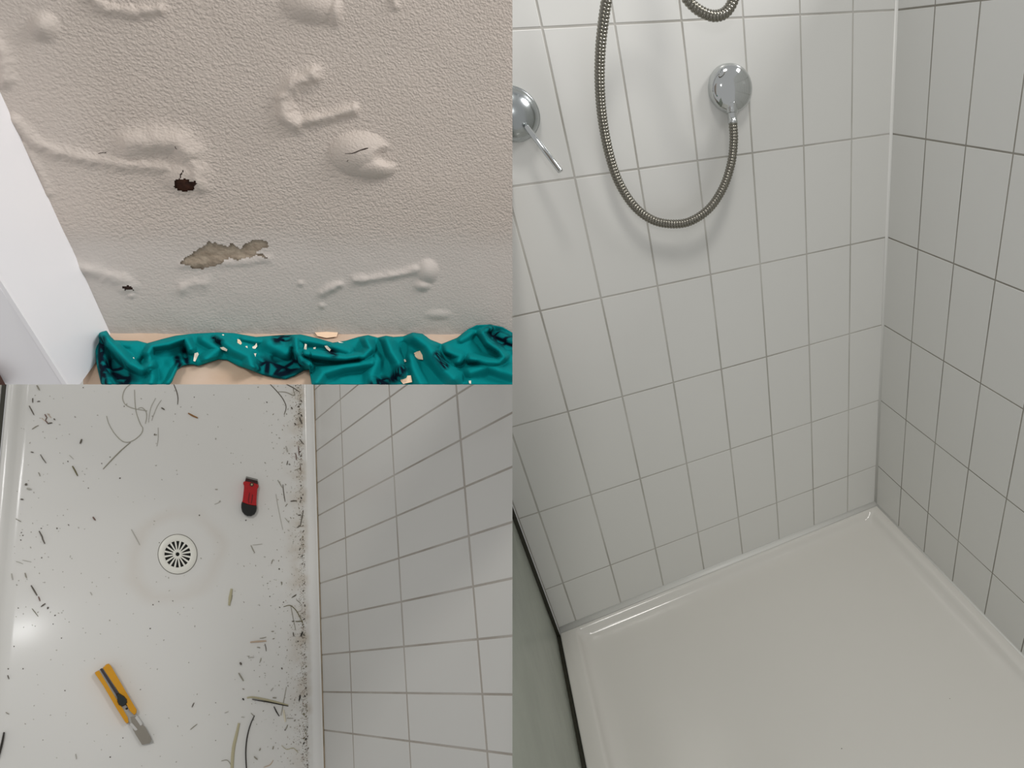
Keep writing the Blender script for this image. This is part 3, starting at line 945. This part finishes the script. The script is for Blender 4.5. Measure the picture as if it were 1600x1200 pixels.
def segd(pts):
    D_ = np.full(U.shape, 1e9)
    for (a, b) in zip(pts[:-1], pts[1:]):
        a, b = np.array(a, float), np.array(b, float)
        ab = b - a
        t_ = np.clip(((U - a[0]) * ab[0] + (V_ - a[1]) * ab[1]) / (ab @ ab + 1e-9), 0, 1)
        D_ = np.minimum(D_, np.hypot(U - a[0] - t_ * ab[0], V_ - a[1] - t_ * ab[1]))
    return D_


def vnoise(sc, seed):
    r_ = np.random.default_rng(seed)
    G_ = r_.random((220, 220))
    x, y = (U + 200) / sc, (V_ + 200) / sc
    i, j = np.floor(x).astype(int) % 219, np.floor(y).astype(int) % 219
    fx, fy = x - np.floor(x), y - np.floor(y)
    fx, fy = fx * fx * (3 - 2 * fx), fy * fy * (3 - 2 * fy)
    return (G_[j, i] * (1 - fx) + G_[j, i + 1] * fx) * (1 - fy) + (G_[j + 1, i] * (1 - fx) + G_[j + 1, i + 1] * fx) * fy


H = np.zeros(U.shape)
SM = np.zeros(U.shape)                      # smooth (stretched) paint
def dome(cx, cy, rx, ry, hgt, ang=0, p=1.0):
    c, s_ = math.cos(ang), math.sin(ang)
    x, y = (U - cx) * c + (V_ - cy) * s_, -(U - cx) * s_ + (V_ - cy) * c
    q_ = np.sqrt((x / rx) ** 2 + (y / ry) ** 2)
    q_ = q_ / 1.22
    return hgt * np.clip(1 - q_ ** 2, 0, 1) ** (p * 1.75)


def ridge(pts, w_, hgt, nz=0.3, seed=1, flat=False):
    nz = nz * 0.55
    d_ = segd(pts) + (vnoise(9, seed) - 0.5) * w_ * nz * 2
    return hgt * 1.1 * np.exp(-2.0 * (np.clip(d_, 0, None) / w_) ** 2) * (1 + nz * 1.6 * (vnoise(7, seed + 3) - 0.5)) * (0.8 + 0.4 * vnoise(24, seed + 5))


def smx(*a):
    r_ = a[0]
    for b in a[1:]:
        r_ = np.maximum(r_, b)
    return r_


H = smx(H, dome(486, 8, 42, 26, 13, 0.15, 0.8), dome(524, 18, 12, 24, 11))
H = smx(H, ridge([(488, 116), (458, 132), (444, 156), (446, 180), (462, 192)], 17, 12, 0.22, 2), ridge([(462, 192), (490, 187), (520, 180), (551, 172)], 11, 7.5, 0.3, 5), dome(553, 171, 9, 12, 9))
kid = smx(dome(563, 240, 42, 30, 21, 0.1, 0.6), dome(580, 258, 34, 18, 18, 0.1, 0.6))
H = smx(H, kid * (1 - np.clip(dome(612, 243, 26, 15, 1.6), 0, 1)))
H = smx(H, ridge([(22, 188), (36, 203), (58, 222), (92, 237), (140, 248), (200, 258), (258, 261), (280, 272)], 13, 5.0, 0.35, 8))
H = smx(H, ridge([(205, 226), (245, 218), (280, 222), (298, 240)], 26, 12, 0.08, 10), ridge([(292, 240), (308, 262), (312, 285)], 22, 9, 0.2, 12))
H = smx(H, dome(290, 275, 36, 26, 9, 0, 0.8))
H = smx(H, ridge([(555, 438), (590, 434), (625, 428), (655, 420)], 9, 6, 0.45, 14), dome(668, 424, 15, 17, 12, 0, 0.7), dome(660, 446, 13, 9, 8))
H = smx(H, ridge([(503, 458), (530, 444)], 8, 5, 0.4, 16))
H = smx(H, dome(70, 42, 24, 22, 12, 0.3), ridge([(-10, 60), (8, 85), (12, 125)], 16, 7, 0.2, 18), ridge([(145, -5), (168, 14), (215, 20), (252, 16)], 13, 6, 0.4, 20))
H = smx(H, ridge([(118, 418), (160, 428), (198, 440)], 13, 4.5, 0.3, 22), dome(200, 448, 18, 12, 4), ridge([(285, 450), (320, 442)], 13, 3.5, 0.4, 24), dome(470, 443, 6, 5, 3), dome(503, 478, 6, 5, 3), dome(205, 462, 6, 5, 3), dome(685, 492, 22, 8, 3.5))
H = smx(H, ridge([(615, -5), (618, 10)], 7, 5, 0.2, 26), ridge([(283, 415), (330, 412), (420, 405)], 9, 2.2, 0.5, 30))
H = smx(H, ridge([(40, 225), (66, 275), (76, 300)], 10, 3, 0.3, 32))
H = H * 0.76
blis = np.clip(H / 5, 0, 1)
# lower zone is painted smoother, with a soft step where the textured coat ends
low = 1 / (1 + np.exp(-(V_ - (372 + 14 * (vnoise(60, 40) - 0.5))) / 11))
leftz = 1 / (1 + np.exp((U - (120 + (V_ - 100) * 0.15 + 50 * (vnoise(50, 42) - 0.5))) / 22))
H = H + (1 - low) * 2.2 + 1.6 * (vnoise(70, 44) - 0.5) + 0.5 * (vnoise(22, 45) - 0.5) * low
for k_ in range(70):                        # small nibs in the lower paint
    H = smx(H, dome(rng.uniform(180, 790), rng.uniform(385, 510), rng.uniform(2, 4), rng.uniform(2, 3.5), 0) + 0) if False else H
H += np.clip((V_ - 488) / 35, 0, 1) ** 2 * 1.5 * (vnoise(12, 48) - 0.4)
grain = np.clip((1 - 0.72 * low) * (1 - 0.6 * leftz) * (1 - 0.55 * blis), 0.12, 1)


def inpoly(poly):
    X, Y = U[:-1, :-1] + 0.9, V_[:-1, :-1] + 0.9
    X = X + (vnoise(5, 60)[:-1, :-1] - 0.5) * 4
    Y = Y + (vnoise(5, 61)[:-1, :-1] - 0.5) * 4
    ins = np.zeros(X.shape, bool)
    n = len(poly)
    for i in range(n):
        x1, y1 = poly[i]
        x2, y2 = poly[(i + 1) % n]
        c_ = ((y1 > Y) != (y2 > Y)) & (X < (x2 - x1) * (Y - y1) / (y2 - y1 + 1e-12) + x1)
        ins ^= c_
    return ins


S3 = lambda l: crop(l, 230, 200, 5.0)
PATCH = S3([(245, 1050), (290, 1010), (350, 990), (365, 960), (440, 920), (480, 885), (560, 905), (620, 920), (660, 900), (700, 930), (730, 945), (760, 910), (820, 880), (900, 868), (945, 890), (950, 925), (870, 950), (845, 975), (945, 1005), (945, 1018), (860, 998), (790, 1010), (720, 1030), (640, 1015), (600, 1050), (510, 1080), (400, 1105), (350, 1095), (340, 1070), (290, 1062)])
HOLE = S3([(215, 455), (235, 405), (262, 390), (285, 312), (294, 318), (275, 398), (330, 398), (360, 415), (398, 415), (395, 435), (362, 495), (290, 488), (240, 485)])
CHIP = [(192, 447), (198, 444), (207, 447), (210, 452), (203, 451), (195, 452)]
cut = inpoly(PATCH) | inpoly(HOLE) | inpoly(CHIP)
lift = np.zeros(U.shape)
K = U.shape[1]
P0 = TO
verts = np.empty(U.shape + (3,))
rx_ = (U - PX) / F
ry_ = (V_ - PY) / F
dirs = np.stack([rx_, ry_, np.ones_like(rx_)], -1) @ RR
den = dirs @ WN
tt = np.dot(WN, TO - CAM) / den
verts = CAM + dirs * tt[..., None] + WN * (H * PXM)[..., None]
# the two free edges stay in the cutting planes
edge = np.stack([rx_[:, -1], ry_[:, -1], np.ones(len(gy))], -1) @ RR
hh = H[:, -1] * PXM
verts[:, -1] = CAM + edge * ((np.dot(WN, TO - CAM) + hh) / (edge @ WN))[:, None]
idx = np.arange(U.size).reshape(U.shape)
quads = np.stack([idx[:-1, :-1], idx[1:, :-1], idx[1:, 1:], idx[:-1, 1:]], -1)[~cut]

M_WALL = bpy.data.materials.new('blistered wall paint')
M_WALL.use_nodes = True
nt = M_WALL.node_tree
bs = nt.nodes['Principled BSDF']
bs.inputs['Roughness'].default_value = 0.55
bs.inputs['Specular IOR Level'].default_value = 0.3
tc = nt.nodes.new('ShaderNodeTexCoord')
n1 = nt.nodes.new('ShaderNodeTexNoise')
n1.inputs['Scale'].default_value = 760
n1.inputs['Detail'].default_value = 2
n1.inputs['Roughness'].default_value = 0.55
n2 = nt.nodes.new('ShaderNodeTexVoronoi')
n2.inputs['Scale'].default_value = 520
n2.feature = 'SMOOTH_F1'
nt.links.new(tc.outputs['Object'], n1.inputs['Vector'])
nt.links.new(tc.outputs['Object'], n2.inputs['Vector'])
sb = nt.nodes.new('ShaderNodeMath')
sb.operation = 'SUBTRACT'
nt.links.new(n1.outputs['Fac'], sb.inputs[0])
nt.links.new(n2.outputs['Distance'], sb.inputs[1])
at = nt.nodes.new('ShaderNodeAttribute')
at.attribute_name = 'grain'
mm = nt.nodes.new('ShaderNodeMath')
mm.operation = 'MULTIPLY'
nt.links.new(sb.outputs[0], mm.inputs[0])
nt.links.new(at.outputs['Fac'], mm.inputs[1])
bp = nt.nodes.new('ShaderNodeBump')
bp.inputs['Strength'].default_value = 0.95
bp.inputs['Distance'].default_value = 0.00105
nt.links.new(mm.outputs[0], bp.inputs['Height'])
nt.links.new(bp.outputs[0], bs.inputs['Normal'])
n4 = nt.nodes.new('ShaderNodeTexNoise')
n4.inputs['Scale'].default_value = 14
n4.inputs['Detail'].default_value = 3
nt.links.new(tc.outputs['Object'], n4.inputs['Vector'])
mx = nt.nodes.new('ShaderNodeMixRGB')
mx.inputs[1].default_value = rgb(190, 178, 168)
mx.inputs[2].default_value = rgb(185, 175, 166)
nt.links.new(n4.outputs['Fac'], mx.inputs[0])
# cool bounce light off the teal cloth, tinted into the smoother lower coat
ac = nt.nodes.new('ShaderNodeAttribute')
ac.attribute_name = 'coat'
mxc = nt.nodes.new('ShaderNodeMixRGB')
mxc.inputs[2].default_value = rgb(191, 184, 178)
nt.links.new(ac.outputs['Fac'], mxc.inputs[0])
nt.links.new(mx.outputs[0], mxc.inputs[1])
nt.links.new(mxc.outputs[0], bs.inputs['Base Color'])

cen = verts.reshape(-1, 3).mean(0)
me = bpy.data.meshes.new('wall_front')
me.from_pydata((verts.reshape(-1, 3) - cen).tolist(), [], quads.tolist())
me.polygons.foreach_set('use_smooth', [True] * len(me.polygons))
ga = me.attributes.new('grain', 'FLOAT', 'POINT')
ga.data.foreach_set('value', grain.ravel().astype(np.float32))
gc = me.attributes.new('coat', 'FLOAT', 'POINT')  # mask for the painted-in cool bounce: lower wall, a little at the left
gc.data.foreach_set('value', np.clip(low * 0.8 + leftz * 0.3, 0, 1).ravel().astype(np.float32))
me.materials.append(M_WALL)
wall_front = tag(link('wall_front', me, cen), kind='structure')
# wall core behind the paint
c4 = ((-80, -70), (800.6, -70), (800.6, 524), (-80, 524))
v, f = prism([wl_(u, w_, -0.0022) for u, w_ in c4], [wl_(u, w_, -0.03) for u, w_ in c4])
mk('wall_core', v, f, mat('wall core', rgb(185, 175, 166), 0.9), wall_front)


def patch(name, poly, m_, d=-0.0013, grow=6):
    xs_ = [p[0] for p in poly]
    ys_ = [p[1] for p in poly]
    X = np.arange(min(xs_) - grow, max(xs_) + grow + 2, 2.0)
    Y = np.arange(min(ys_) - grow, max(ys_) + grow + 2, 2.0)
    vv, ff = [], []
    for j, y in enumerate(Y):
        for i, x in enumerate(X):
            # follow the relief of the paint above
            hi = H[np.clip(np.searchsorted(gy, y), 0, len(gy) - 1), np.clip(np.searchsorted(gx, x), 0, len(gx) - 1)] * PXM
            vv.append(wl_(x, y, 0) + WN * (min(hi, 99) + d + random.uniform(-2.5e-4, 2.5e-4)))
    w_ = len(X)
    for j in range(len(Y) - 1):
        for i in range(len(X) - 1):
            ff.append((j * w_ + i, (j + 1) * w_ + i, (j + 1) * w_ + i + 1, j * w_ + i + 1))
    return mk(name, vv, ff, m_, wall_front, smooth=True)


o = patch('exposed_plaster', PATCH, mat('bare grey plaster', rgb(160, 147, 130), 0.95, vary=(160, 0.9, rgb(128, 114, 98)), bump=(500, 0.6, 0.001)))
o['label'] = 'bare grey-brown plaster where the paint has peeled'
o = patch('hole_bottom', HOLE, mat('rusty brown crumble', rgb(74, 44, 30), 0.95, vary=(200, 0.9, rgb(40, 22, 16)), bump=(400, 0.7, 0.001)), -0.0026)
o['label'] = 'dark rusty brown bottom of the broken blister'
patch('chip_bottom', CHIP, mat('dark chip', rgb(70, 52, 46), 0.95), -0.0014)


def surf(u, w_, d=0.0):
    hi = H[np.clip(np.searchsorted(gy, w_), 0, len(gy) - 1), np.clip(np.searchsorted(gx, u), 0, len(gx) - 1)] * PXM
    return wl_(u, w_) + WN * (hi + d)


def crack(pts, w_):
    P = np.array(pts, float)
    T = np.gradient(P, axis=0)
    T /= np.linalg.norm(T, axis=1)[:, None]
    loops = []
    for i, (p, t_) in enumerate(zip(P, T)):
        n = np.array([-t_[1], t_[0]]) * w_[i] * 0.5
        loops.append([surf(*(p - n), -0.0006), surf(*(p - n), 0.00022), surf(*(p + n), 0.00022), surf(*(p + n), -0.0006)])
    v_, f_ = loft(loops, True, True, True)
    return mk('crack', v_, f_, mat('dark crack', rgb(44, 30, 24), 0.9), wall_front)


crack([(540, 238.5), (551, 238), (557, 236), (564, 233), (571, 231), (576, 230)], [0.5, 1.0, 1.5, 1.3, 2.0, 1.2])
crack([(543, 251), (545, 248.5)], [0.8, 0.8])
crack([(277, 228), (278, 231), (280, 232)], [0.7, 0.9, 0.5])
crack([(155, 239.5), (159, 238), (163, 238)], [0.8, 0.5, 1.0])
crack([(164, 238.5), (167, 238)], [1.1, 0.8])

# white jamb to the left, splayed off the wall ------------------------------------
M_WHITE = mat('white gloss paint', rgb(240, 238, 240), 0.35, vary=(12, 0.5, rgb(232, 231, 235)))
JN = unit(np.cross(m_s, wl_(5, 150) - TO))


def jp(u, w_):
    return hit(u, w_, TO, JN)


A0, A1 = jp(-76, -30), jp(176.5, 530)
B0, B1 = jp(-75, 338), jp(112, 618)
back = -h_s * 0.12
v, f = prism([A1 - WN * 0.0, B1, B1 + back, A1 + back], [A0, B0, B0 + back, A0 + back])
jamb = tag(empty('trim_5', A1), kind='structure')
mk('jamb_board', v, f, M_WHITE, jamb, clip=[NY])
# raised edge bead along the front arris
e0, e1_ = jp(-75, 322), jp(97, 592)
f0, f1_ = jp(-75, 333), jp(107, 616)
jn = JN if np.dot(JN, CAM - TO) > 0 else -JN
v, f = prism([e1_, f1_, f1_ + jn * 0.0022, e1_ + jn * 0.0022], [e0, f0, f0 + jn * 0.0022, e0 + jn * 0.0022])
mk('edge_bead', v, f, M_WHITE, jamb, clip=[NY])

# ledge -----------------------------------------------------------------------------
def lg(u, w_, h=0.0):
    return hit(u, w_, TO + UPL * h, UPL)


c4 = ((60, 519), (800.6, 523.5), (800.6, 600.6), (60, 600.6))
M_LEDGE = mat('beige painted ledge', rgb(200, 178, 160), 0.5, vary=(18, 0.8, rgb(174, 144, 116)))
v, f = prism([lg(u, w_, -0.0005) for u, w_ in ((130, 505), (800.6, 505), (800.6, 600.6), (130, 600.6))], [lg(u, w_, -0.02) for u, w_ in ((130, 505), (800.6, 505), (800.6, 600.6), (130, 600.6))])
tag(mk('trim_6', v, f, M_LEDGE), kind='structure')

# teal cloth ------------------------------------------------------------------------
TOPC = [(149, 545), (150, 524), (157, 519), (166, 517), (171, 525), (178, 532), (200, 533), (215, 533), (230, 537), (255, 530), (275, 525), (300, 522), (340, 520), (365, 521), (400, 527), (440, 524), (470, 523), (500, 530), (520, 536), (540, 533), (560, 527), (575, 524), (590, 528), (603, 525), (615, 527), (630, 526), (645, 520), (660, 522), (672, 531), (690, 538), (715, 528), (732, 514), (745, 508), (765, 507), (785, 511), (801, 520)]
BOTC = [(149, 546), (153, 575), (160, 604), (180, 606), (262, 604), (268, 596), (276, 578), (285, 571), (300, 569), (310, 571), (325, 566), (342, 561), (355, 562), (372, 571), (390, 577), (410, 585), (430, 590), (446, 592), (460, 587), (475, 578), (484, 577), (486, 590), (488, 604), (520, 606), (801, 606)]
bx_ = np.arange(149.0, 801.2, 1.4)
bx_[-1] = 800.6
tp = np.interp(bx_, [p[0] for p in TOPC], [p[1] for p in TOPC])
bt = np.minimum(np.interp(bx_, [p[0] for p in BOTC], [p[1] for p in BOTC]), 600.6)
NV = 58
sv = np.linspace(0, 1, NV)
U = np.repeat(bx_[None, :], NV, 0)
V_ = tp[None, :] + (bt - tp)[None, :] * sv[:, None]
full = np.interp(bx_, [p[0] for p in BOTC], [p[1] for p in BOTC])


def fold(pts, w_, a):
    return a * np.exp(-(segd(pts) / w_) ** 2)


Hc = 5.0 + 2.5 * (vnoise(26, 70) - 0.5) + 2.0 * (vnoise(12, 71) - 0.5)
for pts, w_, a in (
        ([(160, 520), (172, 535), (188, 552), (203, 568), (222, 576), (236, 570)], 8, 13), ([(233, 576), (231, 552), (237, 541), (262, 537), (290, 527), (298, 545)], 7, 12), ([(234, 560), (238, 590), (234, 604)], 8, 8),
        ([(280, 572), (272, 585), (262, 602)], 7, 7), ([(160, 545), (162, 575), (172, 602)], 9, 7), ([(205, 540), (190, 536)], 8, 4), ([(318, 530), (340, 545), (322, 560)], 9, 7), ([(345, 530), (365, 545), (388, 556), (394, 574)], 10, 11),
        ([(420, 536), (445, 548), (465, 540)], 12, 8), ([(462, 528), (463, 548), (472, 563), (484, 570)], 7, 13), ([(470, 530), (505, 535), (545, 548)], 9, 9), ([(572, 530), (579, 545), (568, 556), (540, 560), (505, 556), (478, 552)], 7, 15),
        ([(490, 604), (505, 582), (535, 572), (580, 566)], 9, 12), ([(604, 530), (612, 550), (622, 565), (628, 585)], 9, 15), ([(590, 560), (580, 585), (582, 604)], 10, 9), ([(650, 526), (668, 540), (680, 560), (692, 575), (708, 590)], 12, 17), ([(640, 560), (650, 585), (660, 604)], 10, 10),
        ([(698, 548), (720, 556), (716, 566)], 8, 9), ([(766, 511), (754, 520), (762, 534), (778, 546), (788, 558), (780, 566), (760, 565), (735, 560)], 6.5, 16), ([(735, 580), (762, 571), (801, 584)], 10, 12), ([(720, 530), (735, 522)], 8, 7), ([(782, 524), (801, 532)], 8, 6),
        ([(380, 528), (405, 533), (440, 530)], 6, 5)):
    Hc = np.maximum(Hc, 3 + fold(pts, w_, a)) + 0.18 * fold(pts, w_, a)
for pts, w_, a in (([(222, 568), (228, 560)], 6, 9), ([(288, 545), (292, 560)], 5, 8), ([(490, 566), (525, 568), (560, 563)], 4, 9), ([(688, 545), (694, 562)], 5, 9), ([(742, 528), (756, 545), (776, 554)], 5, 10), ([(630, 540), (634, 565)], 6, 9), ([(592, 535), (597, 555)], 6, 8), ([(715, 572), (745, 568)], 5, 6), ([(700, 560), (702, 572)], 5, 8), ([(457, 545), (458, 560)], 4, 7), ([(430, 560), (452, 572)], 7, 5), ([(785, 570), (800, 560)], 6, 7)):
    Hc = Hc - fold(pts, w_, a)
edge_t = np.clip((V_ - tp[None, :]) / 6.0, 0, 1)
edge_b = np.clip((full[None, :] - V_) / 6.0, 0, 1)
Hc = np.clip(Hc, 1.2, 30) * (0.25 + 0.75 * np.sqrt(edge_t)) * (0.2 + 0.8 * np.sqrt(edge_b)) * 1.9
Hc += 0.25 * (vnoise(5, 73) - 0.5)


def cloth_h(u, w_):
    i = int(np.clip(np.searchsorted(bx_, u), 0, len(bx_) - 1))
    j = int(np.clip((w_ - tp[i]) / max(bt[i] - tp[i], 1) * (NV - 1), 0, NV - 1))
    return Hc[j, i] * PXM


dirs = np.stack([(U - PX) / F, (V_ - PY) / F, np.ones_like(U)], -1) @ RR
# the ledge rises behind a bump: a point of height h is where the sight line meets the plane h above the ledge
tt = (np.dot(UPL, TO - CAM) + Hc * PXM) / (dirs @ UPL)
vt = CAM + dirs * tt[..., None]
# keep it in front of the wall
sd = (vt - TO) @ WN
lo_ = 0.003
bad = sd < lo_
tt2 = (np.dot(WN, TO - CAM) + lo_) / (dirs @ WN)
vt = np.where(bad[..., None], CAM + dirs * tt2[..., None], vt)
und = vt - UPL * np.minimum(0.0012, np.maximum(0.0004, (Hc * PXM) * 0.5))[..., None]
idx = np.arange(U.size).reshape(U.shape)
q1 = np.stack([idx[:-1, :-1], idx[1:, :-1], idx[1:, 1:], idx[:-1, 1:]], -1).reshape(-1, 4)
pr = np.zeros(U.shape)                      # printed motif
for pts, w_ in (([(172, 572), (185, 582), (195, 592)], 17), ([(160, 530), (158, 560), (164, 600)], 6), ([(415, 573), (440, 580), (462, 570)], 15), ([(432, 531), (449, 529)], 7), ([(512, 545), (522, 553)], 6), ([(277, 560), (279, 570)], 5), ([(288, 548), (292, 566)], 5), ([(615, 592), (628, 578)], 8), ([(585, 598), (605, 596)], 8), ([(682, 555), (695, 572)], 6), ([(770, 520), (785, 532), (800, 536)], 11), ([(334, 530), (345, 535)], 5)):
    pr = np.maximum(pr, np.clip(1.5 - segd(pts) / w_, 0, 1))
me = bpy.data.meshes.new('teal_cloth')
cen = vt.reshape(-1, 3).mean(0)
me.from_pydata((vt.reshape(-1, 3) - cen).tolist(), [], q1.tolist())
me.polygons.foreach_set('use_smooth', [True] * len(me.polygons))
pa = me.attributes.new('print', 'FLOAT', 'POINT')
pa.data.foreach_set('value', pr.ravel().astype(np.float32))
M_CLOTH = mat('teal cotton', rgb(0, 124, 124), 0.8, spec=0.08, bump=(900, 0.15, 0.0006))
nt = M_CLOTH.node_tree
bs = nt.nodes['Principled BSDF']
bs.inputs['Sheen Weight'].default_value = 0.0
at = nt.nodes.new('ShaderNodeAttribute')
at.attribute_name = 'print'
tc = nt.nodes.new('ShaderNodeTexCoord')
vo = nt.nodes.new('ShaderNodeTexVoronoi')
vo.feature = 'DISTANCE_TO_EDGE'
vo.inputs['Scale'].default_value = 95
nt.links.new(tc.outputs['Object'], vo.inputs['Vector'])
r1 = nt.nodes.new('ShaderNodeValToRGB')
r1.color_ramp.elements[0].position = 0.10
r1.color_ramp.elements[0].color = (1, 1, 1, 1)
r1.color_ramp.elements[1].position = 0.24
r1.color_ramp.elements[1].color = (0.35, 0.35, 0.35, 1)
nt.links.new(vo.outputs['Distance'], r1.inputs[0])
mm = nt.nodes.new('ShaderNodeMath')
mm.operation = 'MULTIPLY'
nt.links.new(r1.outputs[0], mm.inputs[0])
nt.links.new(at.outputs['Fac'], mm.inputs[1])
mx = nt.nodes.new('ShaderNodeMixRGB')
mx.inputs[1].default_value = rgb(2, 128, 130)
mx.inputs[2].default_value = rgb(4, 20, 34)
nt.links.new(mm.outputs[0], mx.inputs[0])
nt.links.new(mx.outputs[0], bs.inputs['Base Color'])
me.materials.append(M_CLOTH)
cl = link('teal_cloth', me, cen)
so = cl.modifiers.new('thickness', 'SOLIDIFY')
so.thickness = 0.0008
so.offset = 0
tag(cl, 'crumpled teal cloth with dark print lying along the foot of the blistered wall', 'cloth')

# paint flakes ------------------------------------------------------------------------
M_FL = mat('cream paint flake', rgb(238, 224, 206), 0.6)
M_FL2 = mat('peach paint flake', rgb(236, 204, 174), 0.6)


def flake(pts, m_, lab, grp=None, th=0.0006, onledge=False):
    P = np.array(pts, float)
    c = P.mean(0)
    hh_ = 0.0 if onledge else cloth_h(*c)
    hs = [(0.0 if onledge else cloth_h(*p)) for p in P]
    hs = [0.5 * a + 0.5 * hh_ for a in hs]
    b_ = [lg(p[0], p[1], a + 0.0009) for p, a in zip(P, hs)]
    t_ = [lg(p[0], p[1], a + 0.0009 + th) for p, a in zip(P, hs)]
    v_, f_ = prism(b_, t_)
    return tag(mk('paint_flake', v_, f_, m_), lab, 'paint flake', grp)


FG = 'small paint flakes on the teal cloth'
ORD2 = ['leftmost', 'second from the left', 'third from the left', 'fourth from the left', 'fifth from the left', 'sixth from the left', 'seventh from the left', 'eighth from the left', 'ninth from the left', 'second from the right', 'rightmost']
flake([(646, 552), (651, 549.5), (656, 548), (660, 555), (661, 562), (654, 561.5), (647, 557)], M_FL2, 'triangular peach paint flake on the right part of the teal cloth')
flake([(627, 585), (632, 584), (636, 587), (642, 586.5), (644, 597), (636, 598.5), (630, 600), (626, 595)], M_FL2, 'largest peach paint flake, at the lower edge of the teal cloth')
flake([(304, 552), (309, 550.5), (310.5, 553.5), (305, 565), (302, 564)], M_FL, 'narrow upright cream paint flake in the left part of the cloth')
flake([(371, 529.5), (375, 531), (378, 536), (375, 541), (369, 543), (371, 536)], M_FL2, 'crescent peach paint flake near the middle of the cloth top')
flake([(476.5, 537), (479.5, 538), (478.5, 549), (475, 553.5), (471, 552), (475, 546)], M_FL, 'hooked cream paint flake on the rolled fold of the cloth')
flake([(492, 519.5), (510, 518.5), (528, 519.5), (526, 526), (510, 528), (496, 525)], M_FL2, 'long tan flake on the ledge between wall and cloth', onledge=True)
SMALL = [[(344, 527.5), (348, 522), (350.5, 523), (346.5, 528.5)], [(343.5, 543), (349, 542), (355.5, 545.5), (354.5, 549), (347, 546.5)], [(383.5, 541), (386.5, 540.5), (387, 545), (384.5, 545)], [(394, 542), (398, 540), (401, 535), (402, 541), (399, 545), (395, 544.5)],
            [(395, 552.5), (400.5, 552), (399, 558), (396, 555)], [(507, 540.5), (511, 540), (517, 546), (515, 549), (510, 545)], [(489.5, 543), (493.5, 542), (493, 546), (490, 546)], [(630, 562), (633, 561), (635, 565), (631, 566)], [(732.5, 595), (736, 594.5), (736, 599.5), (733, 599)],
            [(206, 559), (209, 558), (211, 562), (208, 563)], [(528, 533), (543, 537.5), (542, 539.5), (530, 536)]]
for k_, pts in enumerate(sorted(SMALL, key=lambda q_: np.mean([p[0] for p in q_]))):
    flake(pts, M_FL, 'small cream paint flake on the teal cloth, ' + ORD2[k_] + ' of the small ones', FG)
# dark brown block end at the lower left of the jamb
u0 = jp(30, 600)
b0 = hit(-8, 578, B1 + h_s * 0 + WN * 0.0, WN)
q4 = [(-40, 566), (-4, 578), (9, 601.5), (-40, 601.5)]
v, f = prism([hit(u, w_, B1 + WN * 0.004, WN) for u, w_ in q4], [hit(u, w_, B1 + WN * 0.012, WN) for u, w_ in q4])
tag(mk('wood_block', v, f, mat('dark brown wood', rgb(74, 48, 40), 0.6)), 'dark brown wooden edge peeking in left of the white jamb', 'wood')
